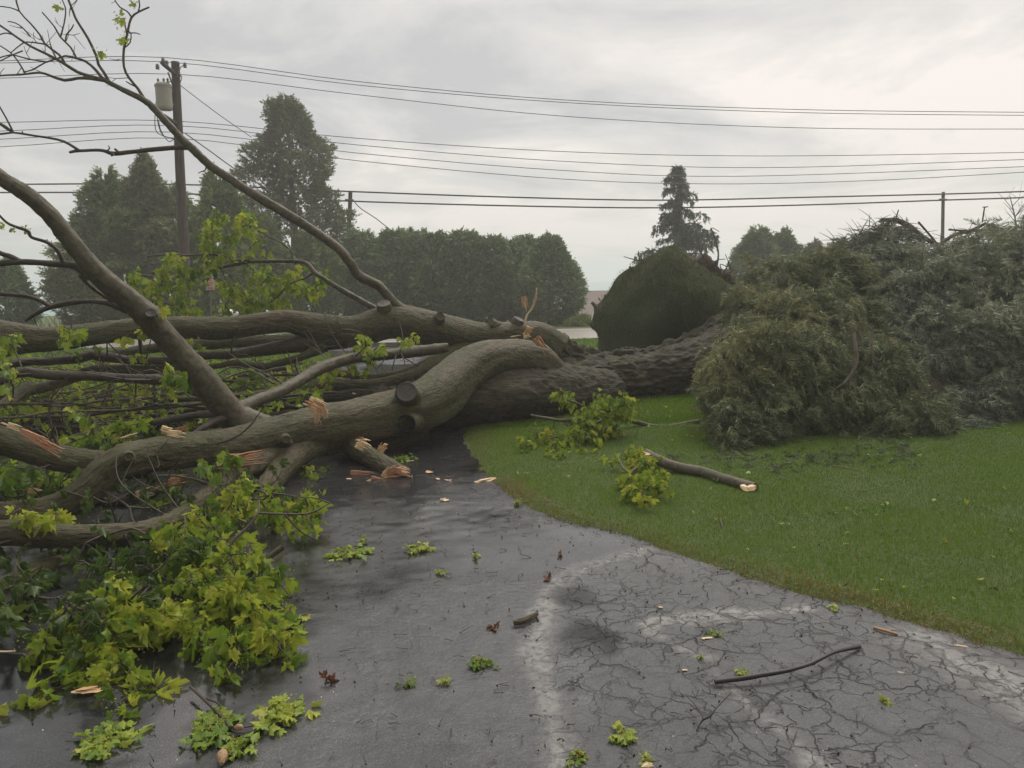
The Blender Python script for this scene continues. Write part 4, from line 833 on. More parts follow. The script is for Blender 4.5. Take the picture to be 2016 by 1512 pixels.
limb('L4', [(800, 622, 9.25, 34), (780, 602, 9.2, 22), (762, 580, 9.2, 18), (745, 562, 9.2, 18), (725, 552, 9.15, 18), (705, 541, 9.15, 18), (688, 515, 9.1, 18), (660, 484, 9.1, 18), (590, 437, 9.05, 18), (503, 385, 9.0, 17), (451, 351, 9.0, 16), (410, 323, 9.0, 15), (378, 292, 8.95, 15), (358, 274, 8.95, 14), (330, 243, 8.9, 13), (305, 215, 8.9, 12), (285, 198, 8.9, 12), (243, 177, 8.9, 10), (205, 158, 8.9, 8)], BARKS, .08, extra=l4x)
def gx(b):
    for r_ in ([(157, 297, 8.8, 6), (127, 279, 8.8, 5), (99, 272, 8.8, 4.5), (67, 267, 8.8, 4), (26, 261, 8.8, 4), (0, 264, 8.8, 4), (-60, 262, 8.8, 4)], [(26, 261, 8.8, 4), (22, 252, 8.8, 3.6), (12, 232, 8.8, 3), (-2, 208, 8.8, 3)], [(22, 258, 8.8, 5), (10, 250, 8.8, 7), (-5, 240, 8.8, 5)], [(234, 300, 8.8, 5), (226, 293, 8.8, 4)], [(224, 303, 8.8, 5), (219, 307, 8.8, 4)], [(45, 264, 8.8, 3), (44, 258, 8.8, 2)], [(210, 297, 8.8, 3), (216, 292, 8.8, 2.4), (213, 287, 8.8, 2)]):
        tube(b, PX(r_), step=.06, sides=6, lump=.1)
limb('g', [(385, 292, 8.95, 10), (367, 290, 8.95, 10), (327, 292, 8.9, 9), (258, 299, 8.9, 8), (224, 302, 8.85, 8), (198, 296, 8.8, 6), (155, 297, 8.8, 6), (137, 300, 8.8, 5)], TWIG, .12, extra=gx)
def nx(b):
    for r_ in ([(492, 512, 9.8, 5), (470, 513, 9.8, 4.5), (446, 506, 9.9, 4.5), (419, 501, 9.9, 4), (367, 502, 10, 3.6), (335, 500, 10.1, 3), (290, 505, 10.2, 2.6)], [(582, 518, 9.65, 5), (576, 505, 9.7, 4), (572, 494, 9.7, 3.8), (555, 479, 9.75, 3.6), (503, 451, 9.9, 3), (462, 427, 10, 2.6)], [(620, 535, 9.5, 5), (600, 548, 9.6, 3.5), (570, 560, 9.7, 3), (540, 590, 9.8, 2.5)]):
        LQ['n' + str(r_[0][0])] = tube(b, PX(r_), step=.06, sides=6, lump=.08)
limb('N', [(745, 615, 9.3, 15), (731, 604, 9.3, 12), (667, 567, 9.4, 10), (640, 550, 9.45, 9), (622, 538, 9.5, 9), (600, 517, 9.6, 8), (560, 514, 9.7, 7), (500, 515, 9.8, 6), (460, 521, 9.9, 5.5), (415, 532, 10, 5), (370, 541, 10.2, 4.4), (330, 546, 10.3, 3.6), (270, 540, 10.4, 3)], BARKS, .1, extra=nx)

# knots, cut stubs and the hollow
def stub(axis_from, axis_to, r, m=BARK, face=WOODG, hollow=False, lump=.06):
    b = MB(); a, e = np.array(axis_from), np.array(axis_to); d = norm(e - a)
    tube(b, np.array([[*a, r * 2.0], [*(a * .45 + e * .55), r * 1.35], [*e, r]]), step=.02, sides=28, lump=.12, cap=False, ridge=.006)
    o_ = part('knot', b, m, ft); b = MB(); th = np.arange(28) * TAU / 28; x = norm(np.cross(d, [0, .1, 1])); y = np.cross(x, d)
    ring = lambda rr, s: e + d * s + (x * np.cos(th)[:, None] + y * np.sin(th)[:, None]) * rr
    if hollow: prof = [(r * 1.01, -.004), (r * .93, .006), (r * .80, -.02), (r * .74, -.10), (r * .55, -.22), (.001, -.25)]
    else: prof = [(r * 1.02, -.006), (r * .93, .005), (r * .86, .0), (r * .6, -.006), (r * .3, -.004), (.001, -.006)]
    V = np.vstack([ring(a_, s_) + R.normal(0, .0012, (28, 3)) for a_, s_ in prof]); n = len(prof); i = np.arange(n - 1)[:, None] * 28; j = np.arange(28)[None]; j2 = (j + 1) % 28
    b.add(V, np.stack([i + j, i + j2, i + 28 + j2, i + 28 + j], -1).reshape(-1, 4)); 
    f = bpy.data.objects.new('cut_face', b.mesh('cut_face', [BLACK if hollow else face], True, ORG[o_.name])); C.objects.link(f); f.parent = o_; ORG[f.name] = ORG[o_.name]
stub(at(812, 796, 7.55), at(800, 771, 7.10), 21 * 7.1 / F0)
stub(at(824, 822, 7.5), at(800, 834, 7.08), 19 * 7.0 / F0, hollow=True)
stub(at(764, 640, 9.2), at(755, 597, 9.05), 13 * 9.1 / F0, face=simple('cut_grey', (.14, .125, .095)))
for x, y, D, dx, dy, r_ in ((250, 902, 5.22, 3, -3, 9), (862, 632, 9.12, 5, -9, 9), (560, 868, 6.15, 4, -3, 8)): stub(at(x, y, D + .1), at(x + dx, y + dy, D), r_ * D / F0, face=BARK)
stub(at(300, 640, 6.05), at(297, 616, 5.95), 10 * 6 / F0, face=WOODG)
stub(at(985, 655, 9.6), at(962, 636, 9.45), 12 * 9.5 / F0, face=BARK)
stub(at(1005, 660, 9.65), at(1022, 628, 9.6), 11 * 9.6 / F0, face=WOODG)

def torn(name, rows, mats, loc_up=(0, -1, .3)):
    for (x0, y0, x1, y1, D, wd, k, *r_) in rows:
        D1 = r_[0] if r_ else D; b = MB()
        A0, A1 = at(x0, y0, D), at(x1, y1, D1); W_ = wd * D / F0; ax_ = norm(A1 - A0); sv = norm(np.cross(ax_, np.array(loc_up, float)))
        ns = 1 if wd < 6 else 6
        for q_ in range(ns):
            o_ = 0 if ns == 1 else (q_ / (ns - 1) - .5) * 1.35 * W_
            shard(b, A0 + sv * o_ * .8, A0 + (A1 - A0) * R.uniform(.7, 1.2) + sv * o_ * 1.1 + R.normal(0, W_ * .10, 3), W_ * (.42 if ns > 1 else 1), W_ * .22, up=loc_up, mat=0, taper=.75, n=7, jag=.25)
        part('splinter', b, [mats[k]], ft, smooth=False)
WM = [WOOD, WOODP, WOODL]
torn('s', [(618, 788, 642, 802, 6.35, 10, 0), (612, 800, 640, 812, 6.33, 10, 0), (625, 790, 640, 825, 6.38, 14, 1), (606, 797, 634, 806, 6.34, 8, 1), (596, 794, 612, 800, 6.35, 4, 2), (621, 812, 622, 834, 6.3, 6, 0), (629, 815, 626, 838, 6.3, 3, 0), (600, 790, 628, 798, 6.36, 5, 1), (622, 786, 643, 798, 6.3, 4, 2), (636, 800, 641, 822, 6.32, 6, 0), (610, 784, 630, 794, 6.4, 6, 2)], WM)
torn('s', [(1034, 650, 1048, 655, 9.35, 14, 0), (1030, 661, 1045, 659, 9.33, 8, 2), (1005, 663, 1032, 659, 9.3, 3, 2), (1042, 658, 1026, 672, 9.3, 4, 2), (1036, 647, 1052, 649, 9.33, 6, 0)], WM)
torn('s', [(1050, 668, 1066, 690, 9.0, 20, 1), (1052, 675, 1069, 698, 8.95, 14, 1), (1046, 682, 1056, 676, 8.95, 4, 2), (1058, 664, 1070, 684, 9.0, 8, 1), (1064, 690, 1068, 706, 8.9, 8, 1)], WM)
torn('s', [(1031, 584, 1034, 606, 9.5, 7, 0), (1033, 588, 1036, 612, 9.5, 5, 2), (1029, 594, 1028, 606, 9.5, 3, 0)], WM)
b = MB(); tube(b, PX([(1034, 632, 9.5, 5), (1038, 620, 9.5, 5), (1047, 608, 9.48, 5), (1053, 592, 9.45, 5), (1056, 578, 9.4, 3), (1056, 566, 9.4, 1.5)]), step=.03, sides=5, lump=.2); tube(b, PX([(1051, 600, 9.46, 2), (1049, 588, 9.45, 1)]), step=.05, sides=4); part('splinter', b, [WOODL], ft)
torn('s', [(700, 866, 716, 868, 6.55, 5, 0), (702, 872, 724, 884, 6.5, 14, 2), (708, 870, 724, 876, 6.5, 12, 2), (712, 860, 712, 866, 6.5, 6, 1), (752, 882, 760, 886, 6.6, 14, 0), (748, 888, 756, 876, 6.6, 10, 0)], WM)
torn('s', [(762, 935, 792, 925, 6.2, 12, 1), (766, 930, 785, 922, 6.2, 10, 1), (780, 926, 808, 932, 6.18, 10, 1), (790, 928, 815, 934, 6.15, 5, 2), (756, 942, 770, 928, 6.2, 14, 0), (770, 934, 800, 938, 6.22, 14, 1), (811, 934, 812, 947, 6.15, 2, 2), (786, 922, 806, 930, 6.24, 8, 0)], WM)
torn('s', [(320, 846, 345, 852, 5.75, 11, 2), (330, 852, 362, 856, 5.72, 9, 2), (318, 843, 330, 846, 5.74, 9, 2), (345, 848, 372, 840, 5.8, 6, 1)], WM)
torn('s', [(2, 832, 20, 838, 5.0, 5, 2), (15, 836, 42, 846, 4.98, 8, 2), (40, 848, 75, 866, 4.97, 9, 1), (60, 858, 95, 876, 4.96, 12, 1), (85, 872, 118, 890, 4.98, 12, 1), (50, 850, 90, 868, 5.02, 8, 1)], WM)
torn('s', [(238, 862, 272, 852, 5.6, 5, 2), (225, 866, 250, 858, 5.6, 4, 1)], WM)
torn('s', [(430, 912, 508, 900, 5.75, 20, 1, 5.7), (440, 915, 506, 905, 5.74, 16, 1)], WM)
torn('s', [(268, 975, 300, 966, 5.3, 11, 0), (300, 965, 330, 950, 5.3, 5, 1), (330, 952, 366, 940, 5.35, 10, 1), (55, 966, 75, 968, 5.5, 8, 0), (72, 964, 108, 966, 5.5, 5, 2)], WM)
torn('s', [(0, 1206, 40, 1203, 3.9, 10, 0), (30, 1204, 75, 1200, 3.9, 5, 2), (0, 1212, 28, 1215, 3.88, 8, 1)], WM)
torn('s', [(-20, 1290, 52, 1292, 3.2, 14, 2), (0, 1298, 48, 1296, 3.18, 10, 0)], WM)
torn('s', [(690, 930, 735, 934, 6.3, 7, 1), (730, 940, 770, 952, 6.15, 6, 1), (760, 950, 797, 960, 6.1, 7, 0), (724, 945, 730, 956, 6.1, 7, 2)], WM)
torn('s', [(694, 774, 702, 776, 8.2, 4, 2), (397, 718, 415, 724, 8.4, 3, 2), (985, 862, 992, 846, 8.4, 6, 1), (978, 866, 1010, 860, 8.4, 4, 1)], WM)

# root plate: tipped disc of turf with torn soil behind
ol = np.array([(1178, 800), (1179, 760), (1180, 720), (1179, 689), (1178, 662), (1169, 644), (1168, 625), (1171, 608), (1182, 594), (1198, 575), (1206, 560), (1214, 546), (1230, 533), (1251, 524), (1272, 508), (1296, 497), (1312, 485), (1325, 484), (1338, 489), (1359, 510), (1386, 525), (1404, 538), (1425, 551), (1444, 565), (1458, 591), (1470, 625), (1480, 670), (1485, 720), (1480, 760), (1450, 800), (1320, 812)], float)
def resamp(poly, n):
    P_ = np.vstack([poly, poly[:1]]); d = np.concatenate([[0], np.cumsum(np.linalg.norm(np.diff(P_, axis=0), axis=1))]); s = np.linspace(0, d[-1], n, endpoint=False)
    return np.c_[np.interp(s, d, P_[:, 0]), np.interp(s, d, P_[:, 1])]
ol = resamp(ol, 160); cen = np.array([1325, 660.]); RD = lambda x: 12.1 - (x - 1325) * .0022
b = MB(); fr = np.linspace(0, 1, 44); V = []
for s_ in fr:
    pp = cen + (ol - cen) * s_; rad_ = (1 - s_ ** 2.6) * .62
    V += [at(x, y, RD(x) - rad_) for x, y in pp]
V = np.array(V); V[:, 1] += .10 * fbm(V * 1.4, 3) * np.repeat(1 - fr ** 6, 160) + .02 * vn(V * 9); V += np.repeat((fr > .97), 160)[:, None] * R.normal(0, .006, V.shape)
V[:, 2] = np.maximum(V[:, 2], .01)
i = np.arange(43)[:, None] * 160; j = np.arange(160)[None]; j2 = (j + 1) % 160; q = np.stack([i + j, i + 160 + j, i + 160 + j2, i + j2], -1).reshape(-1, 4)
b.add(V, q); TURFV = V
m, t, p, o = mat('turf_face'); g = N(t, 'ShaderNodeNewGeometry'); a = noise(t, g.outputs['Position'], 2.0, 5, .6); c_ = noise(t, g.outputs['Position'], 40, 4, .7)
col = mix(t, ramp(t, a, [(.40, 0.), (.62, 1.)]), (0.11, 0.135, 0.06), (0.14, 0.125, 0.075)); col = mix(t, ramp(t, c_, [(.35, .6), (.6, 0.)]), col, (.026, .032, .014))
L(t, col, p.inputs['Base Color']); p.inputs['Roughness'].default_value = .9; bump(t, p, c_, .8, .03); TURF = m
rp = part('root_plate', b, TURF, ft)
k = R.integers(0, len(V) - 160, 90000); a_, b2 = V[k], V[np.minimum(k + 161, len(V) - 1)]; uu = R.random((len(k), 1)); P_ = a_ * uu + b2 * (1 - uu) + R.normal(0, .02, (len(k), 3)) * [1, .2, 1]
gb = MB(); kk = fbm(P_ * .9, 3); blades(gb, P_ + [0, .01, 0], R.uniform(.02, .085, len(k)), .007, np.clip(.34 + .22 * kk + R.normal(0, .12, len(k)), .02, .9), .5, nrm=np.array([-.1, -.55, .45]))
TG = leafmat('turf_blades', [(0.0, (0.0978, 0.1344, 0.0567)), (0.5, (0.1778, 0.2240, 0.0972)), (1.0, (0.3024, 0.3226, 0.1620))], trans=.2, rough=.7, veins=False)
gp = bpy.data.objects.new('turf', gb.mesh('turf', [TG], True, ORG[ft.name])); C.objects.link(gp); gp.parent = rp; gp['kind'] = 'stuff'; ORG[gp.name] = ORG[ft.name]
b = MB(); V = []; fs_ = np.linspace(1.0, 0, 26)
for s_ in fs_:
    pp = cen + (ol - cen) * min(1.0, s_ * 1.0); th = (1 - s_ ** 3) * 1.0; V += [at(x, y, RD(x) + .01) + np.array([0, th, 0]) for x, y in pp]
V = np.array(V); nz = fbm(V * 2.2, 4); ff = np.repeat(np.sin(np.clip(1 - fs_, 0, 1) * math.pi), 160); V += norm(V - V.mean(0)) * (nz * .16 * (ff > .01))[:, None]; V[:, 2] = np.maximum(V[:, 2], .0)
i = np.arange(25)[:, None] * 160; b.add(V, np.stack([i + j, i + j2, i + 160 + j2, i + 160 + j], -1)[:, :].reshape(-1, 4)[:, ::-1])
SOIL = simple('torn_soil', (.055, .038, .026), .95, 0, 9, .5, .03); so_ = bpy.data.objects.new('soil', b.mesh('soil', [SOIL], True, ORG[ft.name])); C.objects.link(so_); so_.parent = rp; ORG[so_.name] = ORG[ft.name]
# soil lumps on the upper right rim
b = MB()
for (x, y, r_) in ((1345, 508, .09), (1368, 520, .12), (1388, 522, .15), (1396, 530, .13), (1410, 540, .12), (1425, 548, .13), (1436, 556, .12), (1446, 570, .12), (1330, 496, .07), (1400, 524, .1)):
    c0 = at(x, y, 12.3); u = np.linspace(0, math.pi, 9); v = np.arange(12) * TAU / 12; V = np.array([[math.sin(a) * math.cos(q_), math.sin(a) * math.sin(q_), math.cos(a)] for a in u for q_ in v]); V = V * r_ * (1 + .5 * fbm(V * 1.8 + x, 3))[:, None]
    i = np.arange(8)[:, None] * 12; jj = np.arange(12)[None]; j3 = (jj + 1) % 12; b.add(V + c0, np.stack([i + jj, i + 12 + jj, i + 12 + j3, i + j3], -1).reshape(-1, 4))
part('soil_clod', b, SOIL, rp) if False else None
so2 = bpy.data.objects.new('soil_clods', b.mesh('soil_clods', [SOIL], True, ORG[ft.name])); C.objects.link(so2); so2.parent = rp; so2['kind'] = 'stuff'
def root(rows, D=12.2):
    b = MB(); tube(b, PX([(x, y, D, d) for x, y, d in rows]), step=.04, sides=6, lump=.12); o_ = bpy.data.objects.new('root', b.mesh('root', [SPRBARK], True, ORG[ft.name])); C.objects.link(o_); o_.parent = rp
for rows in ([(1408, 545, 4), (1413, 515, 3.4), (1414, 495, 3), (1408, 470, 2.6), (1401, 452, 2), (1404, 449, 1.6), (1416, 456, 1.2)], [(1384, 528, 4), (1378, 515, 3), (1386, 500, 2.4), (1392, 488, 1.6)], [(1400, 540, 3), (1404, 520, 2.5), (1412, 512, 2), (1428, 510, 1.5)], [(1425, 556, 4), (1424, 540, 3), (1432, 524, 2.4), (1436, 512, 1.6)], [(1436, 560, 4), (1432, 548, 3), (1440, 535, 2), (1428, 500, 1.3)],
             [(1262, 515, 3), (1258, 506, 2.6), (1257, 494, 2)], [(1262, 513, 2.5), (1245, 510, 2), (1228, 505, 1.4)], [(1244, 530, 5), (1239, 524, 4)], [(1264, 515, 2.4), (1262, 500, 1.6)], [(1174, 606, 9), (1170, 600, 8), (1165, 595, 6)], [(1182, 592, 3), (1178, 586, 2)], [(1338, 492, 4), (1332, 486, 4), (1322, 487, 3)], [(1355, 515, 7), (1365, 512, 6), (1372, 525, 5)],
             [(1390, 530, 3), (1388, 510, 2), (1380, 496, 2), (1384, 480, 1.4)], [(1415, 548, 3), (1420, 530, 2.4), (1418, 520, 2), (1440, 528, 1.4)], [(1440, 562, 3), (1448, 548, 2), (1444, 540, 1.4)], [(1405, 545, 3), (1396, 520, 2), (1388, 512, 1.6)]): root(rows)

# leaf-bearing crown: twigs and leaves
def crown(fn, mats=(TWIG, LEAF)):
    b = MB(); fn(b); return part('crown', b, list(mats), ft)
def pts(rows, D, n, jx=1.0):
    """clusters (px, py, spread px) -> target points"""
    o = []
    for x, y, s_ in rows:
        for _ in range(n): o.append(at(x + R.normal(0, s_ * .5), y + R.normal(0, s_ * .45), D + R.normal(0, .18)))
    return np.array(o)
SKN = [LQ['N'], LQ['n492'], LQ['n582'], LQ['n620']]
def c1_(b):
    cl = [(440, 425, 22), (480, 420, 20), (470, 445, 22), (505, 452, 14), (420, 440, 16), (450, 470, 20), (425, 475, 14), (400, 490, 16), (340, 510, 14), (360, 520, 18), (415, 515, 20), (440, 500, 16), (400, 540, 20), (370, 555, 20), (345, 575, 18), (320, 530, 14), (315, 560, 14), (295, 575, 18), (300, 595, 18), (340, 595, 18), (370, 600, 18), (385, 612, 12), (490, 520, 22), (520, 530, 24), (545, 540, 18), (505, 555, 22), (540, 570, 24), (570, 560, 14), (510, 590, 22), (560, 595, 16), (600, 570, 10), (470, 580, 18), (450, 560, 16), (440, 600, 16), (480, 605, 14), (530, 605, 16), (580, 540, 14), (635, 548, 5), (620, 575, 8), (270, 560, 10), (262, 545, 8)]
    grow(b, SKN, pts(cl, 9.95, 4), size=.082, nl=7, spread=.12, tone=.62, flowers=3, wilt=.8, droop=1.5)
crown(c1_)
def c2_(b):   # hanging sprigs over the left limbs
    cl = [(132, 640, 14), (125, 665, 12), (150, 650, 8), (15, 680, 14), (5, 675, 8), (20, 665, 6)]; grow(b, [LQ['L2'], LQ['M2']], pts(cl, 7.4, 3), size=.10, nl=4, spread=.07, tone=.7, flowers=3)
    cl = [(250, 665, 6), (245, 675, 5), (275, 652, 3), (315, 620, 6), (322, 612, 5)]; grow(b, [LQ['L3'], LQ['L2']], pts(cl, 6.1, 2), size=.075, nl=3, spread=.05, tone=.75, flowers=2)
    cl = [(10, 735, 10), (20, 728, 6), (25, 775, 8), (5, 810, 8)]; grow(b, [LQ['L10']], pts(cl, 6.6, 2), size=.09, nl=3, spread=.06, tone=.6, flowers=2)
    cl = [(352, 745, 10), (345, 757, 8), (325, 725, 8), (335, 740, 6), (365, 740, 6)]; grow(b, [LQ['L10'], LQ['L3']], pts(cl, 6.3, 2), size=.09, nl=3, spread=.055, tone=.45, flowers=2)
    cl = [(262, 700, 8), (288, 706, 5), (390, 680, 6), (378, 675, 4), (150, 705, 10), (190, 690, 12)]; grow(b, [LQ['A'], LQ['L2']], pts(cl, 8.3, 2), size=.08, nl=3, spread=.06, tone=.6, flowers=2)
    cl = [(710, 675, 12), (700, 690, 10), (725, 665, 8), (735, 690, 8), (690, 700, 8), (800, 672, 7), (806, 665, 5), (755, 680, 8), (730, 705, 6), (690, 725, 8), (725, 730, 8), (650, 740, 10), (640, 752, 8)]
    grow(b, [LQ['Dd'], LQ['L5']], pts(cl, 8.2, 3), size=.085, nl=3, spread=.06, tone=.7, flowers=2)
    cl = [(550, 800, 4), (552, 795, 3), (515, 815, 5), (520, 810, 3), (620, 775, 4)]; grow(b, [LQ['Dd'], LQ['L1']], pts(cl, 6.9, 1), size=.07, nl=3, spread=.03, tone=.6, flowers=2)
    cl = [(235, 30, 4), (233, 42, 3), (240, 38, 3), (243, 75, 3), (243, 78, 3), (192, 105, 4), (265, 6, 3), (115, 12, 3)]; grow(b, [LQ['L4']], pts(cl, 8.85, 1), size=.07, nl=4, spread=.04, tone=.8, flowers=2, tr=.002) if False else None
    c = pts(cl, 8.85, 2); n = len(c); leaves(b, c, rnd_dir(n, 1), rnd_dir(n), .08, R.uniform(.5, .9, n)); bits(b, np.repeat(c, 4, 0) + R.normal(0, .03, (4 * n, 3)), .016, np.full(4 * n, 1.5))
    cl = [(5, 440, 5), (22, 450, 4), (48, 452, 4), (2, 445, 3)]; c = pts(cl, 5.9, 2); n = len(c); leaves(b, c, rnd_dir(n, 1), rnd_dir(n), .04, R.uniform(.3, .8, n)); bits(b, np.repeat(c, 4, 0) + R.normal(0, .015, (4 * n, 3)), .010, np.full(4 * n, 1.5))
    cl = [(575, 560, 2)]
crown(c2_)
def c3_(b):   # sprigs lying over the lower limbs
    cl = [(115, 872, 10), (112, 862, 6), (118, 885, 6), (175, 850, 8), (190, 852, 8), (215, 842, 10), (220, 855, 10), (228, 868, 8), (235, 832, 6), (250, 840, 6), (260, 850, 7), (272, 835, 7), (270, 825, 6), (148, 808, 7), (176, 822, 6), (210, 885, 12), (200, 880, 8), (185, 893, 6)]
    grow(b, [LQ['L12'], LQ['L13'], LQ['T3']], pts(cl, 6.1, 2), size=.082, nl=3, spread=.05, tone=.55, flowers=2)
    cl = [(35, 1010, 9), (50, 1018, 8), (42, 1030, 8), (105, 1028, 7), (110, 1018, 6), (118, 1012, 4)]
    grow(b, [LQ['L1'], LQ['L14']], pts(cl, 4.35, 2), size=.085, nl=3, spread=.04, tone=.85, flowers=2)
    cl = [(600, 925, 12), (612, 915, 10), (628, 935, 10), (640, 940, 8), (645, 925, 6), (610, 945, 8)]
    grow(b, [LQ['L18'], LQ['L15']], pts(cl, 6.3, 2), size=.085, nl=3, spread=.05, tone=.6, flowers=1)
    cl = [(20, 920, 14), (15, 945, 12), (40, 925, 12), (60, 950, 16), (90, 940, 16), (120, 935, 14), (150, 930, 12), (25, 960, 12), (75, 975, 14), (345, 960, 12), (330, 975, 10), (390, 985, 12), (420, 940, 14), (400, 925, 12), (450, 900, 10), (310, 985, 10), (360, 1000, 14), (290, 1000, 12), (470, 970, 14), (440, 985, 12)]
    grow(b, [LQ['L1'], LQ['L13'], LQ['L14'], LQ['L18']], pts(cl, 5.55, 3), size=.095, nl=4, spread=.07, tone=.22, flowers=1)
crown(c3_)
def c4_(b):   # the tangle behind, down to the grass
    P_ = []
    while len(P_) < 620:
        x, y = R.uniform(-60, 640), R.uniform(702, 860)
        if y > 800 + (x < 450) * 60: continue
        if vn(np.array([[x * .018, y * .04, .5]]))[0] < -.3: continue
        h = R.uniform(.02, .55) ; g_ = gh(x, y, h)
        if g_[1] > 15 or g_[1] < 6.9: continue
        P_.append(g_)
    grow(b, [LQ[k] for k in ('T3', 'L5', 'L7', 'L8', 'L11', 'A', 'Cc', 'B')], np.array(P_), size=.075, nl=6, spread=.11, tone=.62, flowers=3, tr=.004, wilt=.8, droop=1.4)
crown(c4_)
def c5_(b):   # ground-level leafage under the lower limbs at the left
    P_ = []
    while len(P_) < 200:
        x, y = R.uniform(-80, 560), R.uniform(905, 1240)
        if x > 200 + (1240 - y) * 1.3 and y > 1000: continue
        h = R.uniform(.01, .22) ; P_.append(gh(x, y, h))
    grow(b, [LQ[k] for k in ('L1', 'L13', 'L14', 'L15', 'L18', 'L22', 'L24')], np.array(P_), size=.085, nl=4, spread=.085, tone=.25, flowers=2, tr=.004, wilt=.9)
crown(c5_, (TWIG, LEAFD))

# more slender limbs in the tangle, each a mesh of its own, then bare sprouts
for k in range(16):
    x, y = R.uniform(520, 700), R.uniform(715, 815); dd_ = gh(x, y, R.uniform(.25, .5))[1]; rows = []; d_ = R.uniform(6, 11); D_ = dd_; yy = y; w_ = R.uniform(-.02, .10)
    for q_ in range(9): rows.append((x, yy, D_, d_)); x -= R.uniform(60, 95); yy += w_ * 75 + R.normal(0, 7); D_ -= .10; d_ *= .93
    limb('X%d' % k, rows, [BARK, TWIG, BARKD][k % 3], .1)
def c7_(b):
    for key, n_ in (('T3', 26), ('A', 12), ('B', 8), ('L5', 14), ('L7', 14), ('L8', 14), ('L10', 16), ('L11', 12), ('L12', 12), ('L13', 8), ('L14', 18), ('L18', 20), ('Dd', 12), ('L1', 10), ('X0', 8), ('X3', 8), ('X6', 8), ('X9', 8), ('X12', 8), ('L24', 10), ('L23', 10), ('L2', 8)):
        Q = LQ[key]
        for _ in range(n_):
            i = int(R.uniform(.25, .95) * (len(Q) - 1)); a = Q[i, :3]; d = norm(np.array([R.normal(-.8, .6), R.normal(-.1, .6), R.normal(.25, .5)])); ln = R.uniform(.2, .75); r_ = R.uniform(.003, .0075)
            e = a + d * ln; e[2] = max(e[2], .02); m_ = a + d * ln * .5 + R.normal(0, .05, 3); Q2 = tube(b, np.array([[*a, r_ * 1.4], [*m_, r_], [*e, r_ * .5]]), step=.06, sides=5, lump=.1, cap=False)
            for _ in range(2): c_ = Q2[R.integers(len(Q2) // 3, len(Q2)), :3]; e2 = c_ + norm(d + R.normal(0, .6, 3)) * R.uniform(.06, .25); tube(b, np.array([[*c_, r_ * .6], [*((c_ + e2) / 2 + R.normal(0, .015, 3)), r_ * .5], [*e2, r_ * .3]]), step=.08, sides=4, lump=0, cap=False)
b = MB(); c7_(b); part('crown', b, [TWIG], ft)
# bare thin sprouts over the tangle
def c6_(b):
    for (a0, pth) in (('x', [(560, 756, 7.6, 5), (520, 735, 8, 4), (480, 715, 8.2, 3), (450, 695, 8.4, 2)]), ('x', [(540, 755, 7.6, 5), (500, 733, 8, 3.6), (470, 735, 8.1, 3), (430, 752, 8.2, 2)]), ('x', [(500, 733, 8, 3), (460, 722, 8.1, 2.4), (420, 742, 8.2, 1.8)]), ('x', [(455, 700, 8.6, 4), (457, 672, 8.5, 3), (462, 662, 8.5, 2)]), ('x', [(590, 735, 8, 3), (587, 722, 8.1, 2.4), (583, 704, 8.2, 2)]), ('x', [(720, 704, 8.1, 3), (738, 722, 8.1, 2.6), (745, 735, 8.1, 1.8)]), ('x', [(700, 702, 8.1, 3), (712, 690, 8, 2.6), (722, 680, 8, 2)]),
                      ('x', [(780, 700, 8.4, 3), (775, 715, 8.3, 2.4), (772, 730, 8.3, 1.8)]), ('x', [(760, 702, 8.4, 3), (750, 718, 8.3, 2.4), (738, 728, 8.3, 1.8)]), ('x', [(790, 697, 8.5, 3), (797, 712, 8.4, 2), (795, 720, 8.4, 1.6)]), ('x', [(210, 705, 8.3, 4), (211, 690, 8.2, 3), (210, 668, 8.1, 2.4)]), ('x', [(288, 705, 8.3, 4), (292, 690, 8.2, 3), (297, 668, 8.2, 2.4)]), ('x', [(280, 710, 8.5, 8), (277, 690, 8.5, 8), (275, 665, 8.5, 7)]), ('x', [(140, 640, 7.5, 3), (143, 655, 7.5, 3), (146, 672, 7.6, 2.4)]), ('x', [(67, 625, 6.1, 3), (72, 640, 6.1, 2)]),
                      ('x', [(200, 965, 5.2, 4), (235, 985, 5.1, 5), (255, 1000, 5, 4.5), (262, 1025, 4.8, 4), (290, 1045, 4.6, 3)]), ('x', [(220, 1050, 4.3, 5), (260, 1040, 4.3, 6), (285, 1052, 4.3, 4)]), ('x', [(250, 998, 5, 5), (300, 1000, 5.1, 4), (345, 988, 5.2, 3)]), ('x', [(60, 1000, 4.9, 3), (62, 1020, 4.8, 2)]), ('x', [(408, 325, 9, 2.6), (404, 335, 9, 2.4), (396, 338, 9, 2), (390, 341, 9, 1.6)]), ('x', [(404, 312, 9, 2.4), (402, 305, 9, 1.6)]), ('x', [(588, 436, 9, 4), (592, 428, 9, 2)])):
        tube(b, PX(pth), step=.05, sides=5, lump=.12)
b = MB(); c6_(b); part('crown', b, [TWIG], ft)

